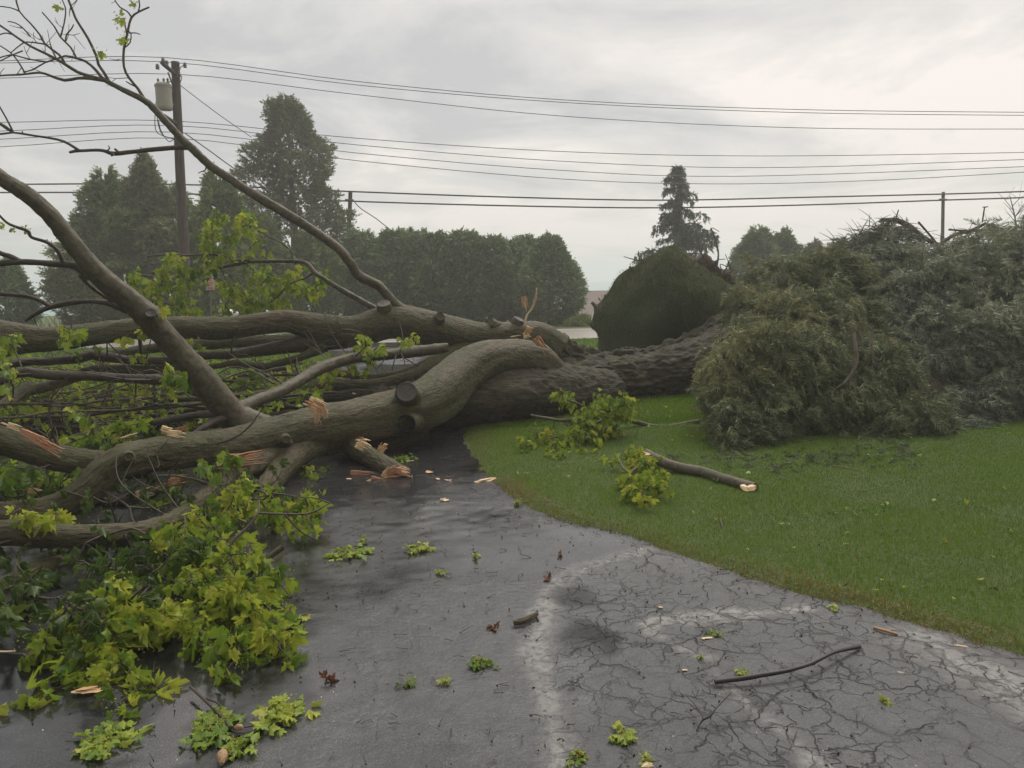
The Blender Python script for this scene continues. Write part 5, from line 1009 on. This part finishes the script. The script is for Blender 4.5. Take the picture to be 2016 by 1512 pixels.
# foreground leafy branch on the drive
def leafy_branch(name, main, side, poly, nt_, hfun, base, label, cat, size=.11, nl=5, spread=.085, tone=.62, group=None, twm=TWIG, lm=LEAF, flowers=8, lump=.06, extra=None, seedpts=None, pg=False, gapt=-.38):
    th = thing(name, base, label, cat, group); b = MB(); SK = [tube(b, PX(main) if not pg else PG(main), lump=lump, step=.03, capmat=None)]
    for s_ in side:
        ps = PX(s_) if not pg else PG(s_); al = np.vstack(SK)[:, :3]; ps[0, :3] = al[np.argmin(np.linalg.norm(al - ps[0, :3], axis=1))]; SK.append(tube(b, ps, lump=.08, step=.03, sides=7))
    part('stem', b, [twm], th); b = MB(); P_ = []; poly = np.array(poly, float); lo, hi = poly.min(0), poly.max(0)
    while len(P_) < nt_:
        c = R.uniform(lo, hi)
        if inpoly(c[None], poly)[0] and fbm(np.array([[c[0] * .022, c[1] * .022, 7.]]), 2)[0] > gapt: P_.append(hfun(*c))
    if seedpts is not None: P_ += list(seedpts)
    grow(b, SK, np.array(P_), size=size, nl=nl, spread=spread, tone=tone, flowers=flowers, wilt=1.0, droop=1.6); part('foliage', b, [TWIG, lm], th)
    if extra: extra(th)
    return th
def hf(x, y):
    h = np.clip(.30 - (y - 960) / 400 * .27, .02, .34) * R.uniform(.15, 1.15); return gh(x, y, h)
leafy_branch('leafy_branch', [(556, 1077, 4.05, 13), (521, 1103, 3.98, 12), (486, 1131, 3.9, 12), (465, 1146, 3.85, 11), (417, 1172, 3.75, 9), (365, 1204, 3.65, 8), (345, 1230, 3.55, 6), (318, 1275, 3.4, 5), (290, 1310, 3.3, 4)],
   [[(462, 1146, 3.85, 8), (455, 1110, 3.9, 7), (455, 1070, 3.95, 7), (490, 1035, 4.05, 6), (508, 1010, 4.1, 5), (510, 985, 4.2, 4)], [(508, 1012, 4.1, 5), (560, 1012, 4.2, 4.5), (610, 1010, 4.3, 4), (650, 990, 4.4, 3)], [(455, 1080, 3.95, 5), (440, 1065, 4.0, 4), (410, 1048, 4.1, 3)], [(470, 1112, 3.9, 5), (420, 1125, 3.9, 4.5), (375, 1135, 3.9, 4)],
    [(560, 1020, 4.2, 4), (590, 1045, 4.2, 3.6), (622, 1062, 4.2, 3)], [(526, 1100, 3.9, 6), (540, 1130, 3.8, 5), (568, 1170, 3.7, 3)], [(187, 1202, 3.6, 5), (172, 1165, 3.65, 5), (178, 1120, 3.7, 4)], [(290, 1310, 3.3, 5), (230, 1312, 3.25, 5), (150, 1305, 3.2, 4.5), (60, 1290, 3.15, 4), (0, 1285, 3.1, 4)], [(230, 1345, 3.1, 5), (180, 1340, 3.1, 4), (120, 1335, 3.1, 3.5)]],
   [(470, 950), (520, 945), (600, 965), (655, 995), (660, 1025), (620, 1085), (580, 1100), (565, 1150), (560, 1200), (590, 1240), (575, 1265), (500, 1280), (440, 1240), (330, 1330), (250, 1350), (150, 1345), (60, 1320), (90, 1240), (150, 1170), (240, 1130), (290, 1080), (300, 1040), (400, 1000)],
   225, hf, gh(560, 1100), 'leafy green maple branch lying on the wet driveway in the foreground', 'leafy branch', size=.076, nl=8, spread=.075, flowers=10, gapt=-.2,
   seedpts=[hf(x, y) * [1, 1, .5] for x, y in ((60, 1370), (50, 1380), (65, 1385), (450, 1290), (440, 1310), (445, 1330), (480, 1265), (235, 1380), (240, 1395), (250, 1370), (270, 1360), (310, 1350), (300, 1345), (555, 1250), (560, 1270), (540, 1260))])
print('maple done')
#==DEBRIS==
def hlow(mx): return lambda x, y: gh(x, y, R.uniform(.0, mx))
# branch on the lawn beside the trunk
leafy_branch('leafy_branch', [(1378, 830, .05, 11), (1350, 834, .02, 10), (1310, 841, .01, 10), (1280, 839, .02, 10), (1250, 830, .08, 9), (1215, 823, .14, 7), (1170, 822, .18, 7), (1110, 828, .2, 6), (1075, 823, .25, 5), (1045, 818, .28, 4)],
   [[(1190, 822, .16, 5), (1160, 840, .12, 4.5), (1120, 855, .1, 4), (1070, 865, .08, 3)], [(1180, 822, .18, 4), (1150, 800, .32, 3.5), (1110, 785, .42, 3)], [(1215, 823, .14, 4), (1222, 800, .32, 3), (1225, 785, .42, 2.4)]],
   [(1085, 795), (1100, 768), (1125, 765), (1130, 785), (1165, 788), (1190, 770), (1205, 775), (1235, 785), (1245, 815), (1215, 830), (1210, 850), (1190, 880), (1120, 900), (1060, 895), (1015, 880), (1035, 862), (1075, 850), (1120, 845), (1130, 815), (1090, 810)],
   105, lambda x, y: (gh(x, y, np.interp(y, [765, 850, 880], [.5, .12, .04])) + R.normal(0, .05, 3) * [1, 2, .5]), gh(1280, 846), 'leafy maple branch with a long bare stem on the lawn beside the trunk', 'leafy branch', size=.066, nl=9, spread=.095, tone=.6, flowers=4, twm=BARKS, pg=True)
# branch with the thick broken end on the lawn
def lb2(th):
    for aa, bb, ww, kk in ((gh(1418, 948, .02), gh(1448, 962, .03), .04, 1), (gh(1440, 958, .02), gh(1474, 972, .02), .05, 0), (gh(1262, 889, .16), gh(1280, 895, .14), .07, 0)): b = MB(); shard(b, aa, bb, ww, .02, mat=0); part('splinter', b, [(WOODL, WOODP)[kk]], th, smooth=False)
    b = MB(); shard(b, gh(1458, 957, .13), gh(1488, 959, .12), .07, .02, up=(0, -.6, 1), mat=0, taper=.2)
    part('splinter', b, [WOODL], th, smooth=False)
leafy_branch('leafy_branch', [(1272, 892, .08, 17), (1290, 902, .07, 18), (1310, 912, .06, 20), (1340, 921, .04, 20), (1380, 929, .03, 21), (1420, 942, .02, 22), (1460, 954, .02, 23), (1486, 961, .02, 22)],
   [[(1285, 900, .08, 6), (1260, 915, .08, 5), (1240, 932, .06, 4.5), (1228, 945, .03, 4)], [(1240, 932, .06, 4), (1226, 920, .08, 4), (1220, 905, .1, 3)], [(1270, 912, .08, 5), (1280, 935, .05, 4), (1285, 955, .03, 3)]],
   [(1205, 905), (1212, 888), (1240, 884), (1270, 888), (1300, 905), (1310, 935), (1330, 945), (1312, 968), (1280, 978), (1240, 975), (1225, 955), (1235, 930), (1212, 915)],
   80, hlow(.16), gh(1380, 940), 'short thick maple branch with a pale broken end and one leafy tuft on the lawn', 'leafy branch', size=.060, nl=8, spread=.065, tone=.75, flowers=10, twm=BARKS, extra=lb2, pg=True)

# sticks
def stick(rows, label, m=TWIG, group=None, side=()):
    b = MB(); P_ = np.array([np.append(gh(x, y, h + d * 3 / F0 / 2), d * gh(x, y)[1] / F0 / 2) for x, y, h, d in rows]); tube(b, P_, step=.02, sides=9, lump=.12)
    for s_ in side:
        P2 = np.array([np.append(gh(x, y, h), d * gh(x, y)[1] / F0 / 2) for x, y, h, d in s_]); tube(b, P2, step=.02, sides=6, lump=.15)
    return solo('stick', b, m, [P_[0, 0], P_[0, 1], 0], label, 'stick', group)
DST = simple('dark_stick', (.022, .018, .015), .5, 0, 30, .4, .002)
stick([(1407, 1342, .012, 10), (1450, 1337, .02, 10), (1500, 1329, .03, 10), (1545, 1321, .035, 9), (1590, 1309, .04, 8), (1610, 1300, .045, 8), (1640, 1285, .045, 7), (1670, 1277, .03, 8), (1692, 1273, .015, 9)], 'long thin dark stick lying curved on the cracked asphalt', DST, side=[[(1600, 1305, .04, 6), (1603, 1307, .03, 5)]])
stick([(1011, 1226, .01, 11), (1030, 1222, .012, 13), (1050, 1213, .015, 12), (1057, 1208, .02, 9)], 'short stubby stick with a forked end on the pale driveway strip', BARK, side=[[(1054, 1212, .02, 6), (1060, 1222, .01, 4)], [(1055, 1210, .02, 6), (1058, 1202, .035, 4)]])
stick([(1374, 1432, .006, 3), (1384, 1417, .02, 4), (1398, 1411, .035, 4), (1408, 1396, .05, 3.5), (1425, 1378, .06, 3), (1440, 1363, .07, 2.4)], 'thin forked twig standing up from the cracked asphalt', DST, side=[[(1386, 1416, .03, 3.4), (1377, 1400, .04, 3), (1366, 1385, .05, 2.4), (1352, 1370, .05, 2)], [(1410, 1394, .05, 2.4), (1400, 1388, .06, 1.8)]])
stick([(375, 1352, .02, 6), (410, 1385, .02, 6), (435, 1410, .015, 6), (452, 1432, .01, 5)], 'thin brown twig between the leaf clumps at the bottom', TWIG, side=[[(452, 1430, .01, 4), (480, 1432, .01, 3), (520, 1425, .01, 3)], [(405, 1375, .02, 5), (430, 1385, .02, 4), (445, 1402, .01, 3)]])
stick([(1720, 1235, .01, 5), (1740, 1241, .015, 6), (1768, 1249, .01, 5)], 'short brown stick on the lawn edge of the driveway', WOODP)
stick([(1600, 912, .02, 4), (1640, 918, .03, 5), (1680, 925, .03, 4), (1715, 935, .02, 3)], 'thin pale twig on the lawn below the fallen conifer', SPRBARK)
stick([(1415, 1015, .01, 4), (1420, 1030, .03, 4), (1426, 1048, .01, 3)], 'small green-brown sprig on the middle of the lawn', TWIG)

# leaf clumps and chips
cl = [(820, 1081, 24, 9, .8, 'star-shaped flat green leaf cluster in the middle of the wet driveway'), (715, 1068, 13, 4, .75, 'small leaf beside the foreground foliage, above a flat leaf mat'), (682, 1092, 34, 16, .7, 'flat mat of yellow-green leaves at the tip of the foreground foliage'), (938, 1100, 9, 3, .7, 'tiny green leaf up the driveway to the right of the star-shaped cluster'), (866, 1131, 9, 3, .7, 'tiny green leaf just below the star-shaped cluster'),
      (948, 1312, 19, 10, .15, 'dark mossy leaf clump in the middle of the driveway'), (877, 1347, 10, 3, .85, 'single bright leaf left of the mossy clump'), (806, 1349, 14, 4, .05, 'dark wet leaf left of the single bright leaf'), (1227, 1453, 24, 8, .9, 'yellow-green leaf rosette near the bottom of the driveway'), (1738, 1386, 9, 3, .9, 'small yellow-green bud clump on the far right asphalt'),
      (552, 1408, 52, 22, .9, 'bright leaf clump lying at the lower end of the foreground foliage'), (420, 1435, 52, 20, .45, 'brownish green leaf clump in the puddle near the bottom'), (215, 1462, 48, 20, .7, 'long leaf clump near the bottom left corner'), (465, 1475, 32, 9, .55, 'flat green leaves hanging into the puddle beside the tan cones'), (1135, 1500, 18, 5, .5, 'pale crumpled leaf at the bottom edge of the driveway'), (1268, 1500, 12, 3, .8, 'small pale leaf beside the bottom edge, right of the crumpled one'), (1462, 1332, 12, 3, .9, 'yellow leaf tucked behind the long curved stick'), (1380, 1300, 6, 2, .6, 'tiny pale leaf above the long curved stick'),
      (1022, 992, 10, 4, .7, 'small leaf at the lawn edge of the upper driveway'), (1410, 1255, 12, 3, .55, 'thin green leaf on the cracked asphalt above the curved stick'), (1640, 1203, 10, 3, .8, 'yellowish leaf against the lawn edge at the right'), (1595, 1062, 12, 4, .85, 'yellow-green leaf on the lawn at the right'), (1425, 1030, 16, 5, .5, 'pale green leaf sprig on the middle of the lawn'), (1175, 940, 22, 8, .6, 'scattered leaf sprig on the lawn between the two leafy branches'), (1085, 945, 20, 7, .5, 'faint leaf sprig on the lawn left of the scattered sprig'), (1145, 935, 12, 5, .55, 'small leaf sprig on the lawn under the long-stemmed branch'),
      (560, 1240, 40, 14, .7, 'flat leaf spray touching the driveway beside the foreground foliage'), (790, 905, 30, 14, .35, 'dull leaves lying behind the broken stub')]
for x, y, r_, n, tn, lb in cl:
    c = gh(x, y); D = c[1]; rm = r_ * D / F0; b = MB(); ey = 1.0
    n = int(n * 2.4); off = R.normal(0, .5, (n, 2)) * [rm, rm * 1.0]; P_ = np.c_[c[0] + off[:, 0], c[1] + off[:, 1], R.uniform(.010, .022, n)]
    s_ = np.minimum(.052, .6 * rm + .014); Dd = np.c_[off + R.normal(0, .02, (n, 2)), np.full(n, .004)]
    nn_ = np.c_[R.normal(0, .35, n), R.normal(0, .35, n), np.ones(n)]; leaves(b, P_, norm(Dd), nn_, s_ * R.uniform(.5, 1.1, n), tn * .85 + R.normal(0, .2, n), mat=1, wilt=.45)
    for k in range(2): a = P_[R.integers(0, n)]; tube(b, np.array([[*a, .0022], [*(a + [R.normal(0, rm * .5), R.normal(0, rm * .5), 0]), .0015]]), step=.03, sides=4, lump=.1)
    bits(b, np.c_[c[0] + R.normal(0, rm * .4, n * 2), c[1] + R.normal(0, rm * .4, n * 2), R.uniform(.005, .04, n * 2)], .006, np.full(n * 2, 1.5))
    solo('leaf_clump', b, [TWIG, LEAF], c, lb, 'leaf clump', 'torn leaf clumps scattered on the ground')
for x, y, lb in ((1098, 1096, 'small red-brown leaf scrap high on the driveway'), (973, 1240, 'crumpled red-brown leaf beside the stubby stick'), (1078, 1142, 'faint reddish scrap on the pale driveway strip'), (1145, 1490, 'dark red curled leaf at the bottom of the driveway'), (650, 1345, 'brown crumpled leaf with tendrils on the left driveway')):
    c = gh(x, y); b = MB(); n = 5; P_ = np.c_[c[0] + R.normal(0, .012, n), c[1] + R.normal(0, .012, n), R.uniform(.006, .02, n)]; leaves(b, P_, rnd_dir(n), rnd_dir(n, 0, 1.5), .035, R.uniform(.2, .9, n), mat=0, wilt=1.2)
    solo('dead_leaf', b, LEAFR, c, lb, 'dead leaf', 'red-brown dead leaves on the driveway')
chips = [(955, 946, 44, 11, 2, -14, 'long pale wood slab at the edge of the lawn and driveway'), (875, 984, 16, 7, 2, 20, 'small V-shaped pale chip on the upper driveway'), (846, 929, 15, 9, 0, 30, 'rounded pale chunk near the broken stub'), (862, 943, 8, 4, 2, 20, 'tiny white chip between the chunk and the brown piece'), (882, 945, 14, 7, 1, -10, 'brown bark piece right of the tiny white chip'), (955, 897, 15, 4, 2, 0, 'thin pale chip on the lawn corner'), (687, 943, 10, 4, 2, -10, 'pale chip in the shade left of the slivers'), (172, 1362, 62, 12, 0, -4, 'pale slab of wood under the foreground foliage'), (808, 908, 14, 4, 2, -6, 'pale sliver among dull leaves behind the stub'), (1276, 1506, 8, 16, 2, 60, 'curled pale shaving at the bottom edge'), (1391, 1257, 24, 5, 2, -12, 'thin pale sliver on the cracked asphalt'), (1348, 1320, 12, 4, 2, -10, 'small white sliver left of the curved stick'), (1300, 1196, 10, 4, 2, -15, 'small white sliver high on the cracked asphalt'), (1775, 1326, 14, 4, 2, 20, 'small pale sliver at the right side of the cracked asphalt'), (1893, 1273, 26, 4, 2, 14, 'pale sliver against the lawn edge at the far right')]
for x, y, ln, wd, k, ang, lb in chips:
    c = gh(x, y, .008); D = c[1]; a = math.radians(ang); s_ = ln * D / F0; dv = np.array([math.cos(a), -math.sin(a) * 1.5, .12]) * s_ / 2
    b = MB(); shard(b, c - dv * [1, 1, 0], c + dv, wd * D / F0 * 1.6, max(.005, .3 * wd * D / F0), mat=0, taper=.15, n=8)
    if ln > 40: shard(b, c - dv * .7 + [0, 0, .012], c + dv * .6 + [0, .01, .014], wd * D / F0, .006, mat=0)
    solo('wood_chip', b, [(WOOD, WOODP, WOODL)[k]], [c[0], c[1], 0], lb, 'wood chip', 'wood chips thrown from the break', smooth=False)
def cone(x, y, L_, r_, az, lb):
    c = gh(x, y, .02); b = MB(); d = np.array([math.cos(az), math.sin(az), 0.15]); n = 9; P_ = [np.append(c + d * L_ * (t - .5), r_ * math.sin(math.pi * min(max(t, .06), .95)) ** .55) for t in np.linspace(0, 1, n)]
    tube(b, np.array(P_), step=.006, sides=18, lump=.10, ridge=.003, rf=90); solo('spruce_cone', b, SCN, [c[0], c[1], 0], lb, 'cone')
SCN = bark('cone_scales', (.42, .27, .15), (.33, .19, .10), (.36, .25, .13), .003, (120, 120, 150), .6, .3)
cone(470, 1432, .036, .012, -.3, 'small pale tan cone beside the leaf clump in the puddle'); cone(437, 1490, .065, .019, 1.9, 'larger brown cone at the bottom edge')
# uncountable litter
mb = MB()
P = scatter(5200, -2.6, 3.5, 2.3, 8.5, lambda P: drive_sd(P) < .02); n = len(P); P = P[R.random(n) < np.clip(.6 + .6 * fbm(np.c_[P * 1.2, np.zeros(n)], 2), .1, 1)][:2600]
for c in P[:1000]:
    ln = R.uniform(.01, .06) ** 1.0; a = R.random() * TAU; z = .012; e = [c[0] + math.cos(a) * ln, c[1] + math.sin(a) * ln, z + R.uniform(0, .01)]; tube(mb, np.array([[*c, z, .0016], [*((c + e[:2]) / 2 + R.normal(0, .004, 2)), z + .004, .0016], [*e, .001]]), step=.02, sides=4, lump=.2, mat=1)
bits(mb, np.c_[P, np.full(len(P), .010)], R.uniform(.002, .0095, len(P)), R.uniform(.1, .9, len(P)), 0)
lp_ = scatter(900, -2.6, 4.5, 2.3, 7, lambda P: drive_sd(P) < .02); bits(mb, np.c_[lp_, np.full(len(lp_), .010)][:220], .0035, np.full(220, 1.5), 2)
LITM = simple('litter_dark', (.03, .022, .014), .8, 0, 20, .5); LITW = simple('litter_pale', (.6, .55, .42), .7)
struct('leaf_litter', mb, [LITM, TWIG, LITW], kind='stuff')
mb = MB()   # scraps blown over the lawn
P = scatter(2600, -1, 8, 3.0, 12, lambda P: (drive_sd(P) > .05) & inview(P)); n = len(P); P = P[R.random(n) < np.clip(.35 + .9 * fbm(np.c_[P * .8, np.full(n, 4.)], 2), .05, 1)]; n = len(P)
bits(mb, np.c_[P, lawn_h(P) + .022], R.uniform(.004, .016, n), R.uniform(.1, .9, n), 0); k = R.random(n) < .35
leaves(mb, np.c_[P, lawn_h(P) + .028][k], rnd_dir(k.sum()) * [1, 1, .2], rnd_dir(k.sum(), 0, 2.), R.uniform(.015, .04, k.sum()), R.uniform(.2, 1, k.sum()), mat=1, wilt=1.)
struct('lawn_litter', mb, [simple('scrap_brown', (.13, .085, .035), .8, 0, 9, .5), LEAF], kind='stuff')
mb = MB()   # dead needles and mulch along the lawn edge
P = scatter(70000, -.5, 5, 2.8, 7.5, lambda P: (drive_sd(P) > -.03) & (drive_sd(P) < .16)); k = fbm(np.c_[P * 2.2, np.full(len(P), 8.)], 3); P = P[(k > -.05) & (R.random(len(P)) < .8)]
n = len(P); z = np.maximum(lawn_h(P), .008) + R.uniform(.004, .03, n); a = R.random(n) * TAU; d = np.c_[np.cos(a), np.sin(a), R.normal(0, .3, n)] * R.uniform(.008, .022, (n, 1)); P3 = np.c_[P, z]; s_ = np.c_[-np.sin(a), np.cos(a), np.zeros(n)] * .0016
mb.add(np.stack([P3 - d - s_, P3 - d + s_, P3 + d], 1), tris=np.arange(3 * n).reshape(-1, 3), rn=np.repeat(R.random(n), 3))
struct('dead_grass', mb, needlemat('dead_needles', [(0, (.10, .05, .025)), (1, (.22, .13, .06))]), kind='stuff')
#==CONIFER==
def mass(b, blobs, dens, fs, tone, mat=0, zmin=.02):
    """drooping sprays over lumpy ellipsoids (px, py, D, rx, ry, rz in m)"""
    SKs = []
    for (x, y, D, rx, ry, rz, *tn) in blobs:
        c = at(x, y, D); area = (rx * ry + rx * rz + ry * rz) * 4; n = int(area * dens); d = norm(R.normal(size=(n, 3))); d[:, 1] = np.where(R.random(n) < .6, -np.abs(d[:, 1]), d[:, 1])
        lum = fbm(d * 2.1 + c, 3); r_ = (1 + .34 * lum + .10 * vn(d * 6 + c)) * R.uniform(.55, 1.0, n) ** .5
        P_ = c + d * np.array([rx, ry, rz]) * r_[:, None]; k = P_[:, 2] > zmin; P_, d_, lu = P_[k], d[k], lum[k]; n = len(P_)
        Dd = d_ * [.8, .8, .35] + np.array([0, 0, -.55]) + R.normal(0, .28, (n, 3)) + .5 * np.stack([vn(P_ * 2.3), vn(P_ * 2.3 + 9), vn(P_ * 2.3 + 19)], 1)
        t0 = tn[0] if tn else 0.0
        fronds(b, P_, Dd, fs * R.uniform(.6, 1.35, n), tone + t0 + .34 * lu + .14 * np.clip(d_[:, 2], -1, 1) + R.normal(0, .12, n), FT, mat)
f1 = thing('fallen_spruce', gh(1560, 880), 'fallen spruce with olive drooping boughs and a tapering skirt down to the lawn', 'fallen conifer', 'uprooted conifers lying on the lawn')
b = MB()
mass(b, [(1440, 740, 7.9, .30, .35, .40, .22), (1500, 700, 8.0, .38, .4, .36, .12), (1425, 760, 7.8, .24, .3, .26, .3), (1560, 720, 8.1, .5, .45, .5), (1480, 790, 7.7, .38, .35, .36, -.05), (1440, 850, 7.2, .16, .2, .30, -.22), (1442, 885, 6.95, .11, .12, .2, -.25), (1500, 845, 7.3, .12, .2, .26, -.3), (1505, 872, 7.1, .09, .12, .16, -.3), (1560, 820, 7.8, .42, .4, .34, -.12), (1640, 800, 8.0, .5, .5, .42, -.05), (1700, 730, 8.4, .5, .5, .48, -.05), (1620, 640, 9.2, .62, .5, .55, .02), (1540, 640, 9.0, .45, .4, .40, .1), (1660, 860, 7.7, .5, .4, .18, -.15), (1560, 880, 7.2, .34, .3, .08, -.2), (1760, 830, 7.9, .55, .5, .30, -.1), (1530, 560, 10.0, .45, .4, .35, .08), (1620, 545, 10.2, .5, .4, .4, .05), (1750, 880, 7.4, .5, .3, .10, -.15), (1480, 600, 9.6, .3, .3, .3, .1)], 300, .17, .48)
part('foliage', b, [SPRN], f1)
b = MB()
for rows in ([(1680, 655, 7.8, 7), (1686, 700, 7.7, 8), (1680, 730, 7.65, 7), (1660, 755, 7.6, 5), (1640, 768, 7.6, 4)], [(1692, 650, 7.9, 5), (1697, 680, 7.85, 4)], [(1718, 640, 8, 5), (1716, 690, 7.9, 4), (1722, 740, 7.85, 3.5), (1760, 780, 7.8, 2.4)], [(1530, 625, 8.6, 5), (1548, 608, 8.6, 4)], [(1672, 750, 7.6, 4), (1674, 790, 7.55, 3)], [(1440, 880, 7.0, 14), (1560, 850, 7.5, 30), (1700, 800, 8.2, 50), (1850, 760, 9, 70), (2050, 740, 9.8, 90)], [(1545, 590, 9.3, 5), (1570, 555, 9.3, 4)], [(1620, 560, 9.6, 6), (1660, 580, 9.4, 8), (1680, 610, 9.2, 9)]):
    b2_ = MB(); tube(b2_, PX(rows), sides=8, step=.05, lump=.1); part('trunk' if len(rows) == 5 and rows[0][3] == 14 else 'bough', b2_, [SPRBARK], f1)
f2 = thing('fallen_spruce', gh(1850, 850), 'larger grey-green fallen conifer behind with a ragged ridge of bare twigs on top', 'fallen conifer', 'uprooted conifers lying on the lawn')
b = MB()
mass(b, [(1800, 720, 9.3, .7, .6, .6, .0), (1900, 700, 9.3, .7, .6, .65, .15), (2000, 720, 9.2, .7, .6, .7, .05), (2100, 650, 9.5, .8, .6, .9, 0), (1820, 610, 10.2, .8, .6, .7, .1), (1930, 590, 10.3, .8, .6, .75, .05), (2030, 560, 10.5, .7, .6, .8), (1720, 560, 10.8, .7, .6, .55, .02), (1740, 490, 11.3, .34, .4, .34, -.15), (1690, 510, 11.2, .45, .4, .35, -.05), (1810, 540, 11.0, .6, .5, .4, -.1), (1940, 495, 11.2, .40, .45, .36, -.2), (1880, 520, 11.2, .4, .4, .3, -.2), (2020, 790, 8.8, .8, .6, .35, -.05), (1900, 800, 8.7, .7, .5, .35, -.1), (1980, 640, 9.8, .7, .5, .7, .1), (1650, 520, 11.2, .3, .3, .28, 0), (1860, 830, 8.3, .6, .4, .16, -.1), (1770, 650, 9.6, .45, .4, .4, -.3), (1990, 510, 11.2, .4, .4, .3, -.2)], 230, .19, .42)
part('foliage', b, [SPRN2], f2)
b = MB()
for rows in ([(1735, 433, 11.2, 8), (1765, 434, 11.2, 10), (1790, 445, 11.2, 10), (1815, 465, 11.2, 9), (1845, 482, 11.2, 9)], [(1808, 437, 11.2, 4), (1830, 462, 11.2, 4), (1843, 478, 11.2, 4)], [(1845, 485, 11.2, 8), (1880, 462, 11.2, 7), (1910, 455, 11.2, 7), (1940, 440, 11.2, 6)], [(1868, 452, 11.2, 4), (1900, 454, 11.2, 4), (1935, 452, 11.2, 3)], [(1940, 440, 11.2, 5), (1965, 450, 11.2, 5), (1985, 475, 11.2, 5), (2016, 490, 11.2, 5)], [(1934, 438, 11.1, 3), (1938, 410, 11.1, 2.4), (1941, 408, 11.1, 2)], [(1763, 432, 11.1, 3), (1769, 413, 11.1, 2)], [(1935, 408, 11.1, 2), (1945, 407, 11.1, 2)], [(1905, 625, 9.4, 10), (1950, 665, 9.1, 8), (2016, 730, 8.8, 8)], [(1870, 640, 9.4, 8), (1920, 660, 9.2, 5), (1960, 668, 9.2, 4)]):
    b2_ = MB(); tube(b2_, PX(rows), sides=7, step=.06, lump=.1); part('bough', b2_, [SPRBARK], f2)
rid = np.array([(1612, 500), (1650, 478), (1690, 458), (1720, 440), (1750, 432), (1790, 442), (1815, 475), (1850, 490), (1880, 470), (1910, 458), (1940, 445), (1965, 455), (1985, 475), (2016, 492)], float)
sd_ = np.concatenate([[0], np.cumsum(np.linalg.norm(np.diff(rid, axis=0), axis=1))])
for k in range(300):
    s_ = R.uniform(0, sd_[-1]); x, y = np.interp(s_, sd_, rid[:, 0]), np.interp(s_, sd_, rid[:, 1]); y += abs(R.normal(0, 12)); a = at(x, y, 11.1 + R.normal(0, .12)); d = norm(np.array([R.normal(-.5 if R.random() < .6 else .6, .5), R.normal(0, .4), R.normal(.18, .35)])); ln = R.uniform(.08, .34)
    tube(b, np.array([[*a, .006], [*(a + d * ln * .5 + [0, 0, .02]), .0045], [*(a + d * ln), .002]]), step=.12, sides=4, lump=0, cap=False)
for k in range(90):
    x, y = R.uniform(1640, 2016), R.uniform(520, 820); a = at(x, y, np.interp(y, [520, 820], [10.2, 8.1])); d = norm(R.normal(size=3)); ln = R.uniform(.15, .5); tube(b, np.array([[*a, .007], [*(a + d * ln * .5 + R.normal(0, .03, 3)), .006], [*(a + d * ln), .003]]), step=.12, sides=4, lump=0, cap=False)
part('twigs', b, [SPRBARK], f2)['kind'] = 'stuff'
b = MB()   # crushed sprays on the lawn in front
n = 420; x = R.uniform(1300, 1800, n); y = 905 + R.normal(0, 14, n) - (x > 1650) * 15; k = (R.random(n) < np.where(x < 1420, .35, 1)); P_ = np.array([gh(a_, c_, R.uniform(.01, .06)) for a_, c_ in zip(x[k], y[k])]); n = len(P_)
fronds(b, P_, np.c_[R.normal(size=(n, 2)), R.normal(0, .2, n)], .12 * R.uniform(.6, 1.2, n), R.uniform(.0, .4, n), FT); struct('conifer_litter', b, [SPRN], kind='stuff')
#==HAZE==
HZ = 0.0034
if HZ:
    mb = MB(); box(mb, (-400, -25, -10.6), (400, 700, 14)); o = struct('haze', mb, simple('x', (1, 1, 1)), kind='stuff')
    m = bpy.data.materials.new('haze_air'); m.use_nodes = True; t = m.node_tree; t.nodes.clear(); oo = N(t, 'ShaderNodeOutputMaterial'); pv = N(t, 'ShaderNodeVolumePrincipled')
    pv.inputs['Color'].default_value = (.93, .92, .9, 1); pv.inputs['Density'].default_value = HZ; pv.inputs['Anisotropy'].default_value = .3; L(t, pv.outputs[0], oo.inputs['Volume']); o.data.materials.clear(); o.data.materials.append(m)
print('objects', len(S.objects), 'tris', sum(len(o.data.polygons) for o in S.objects if o.type == 'MESH'))
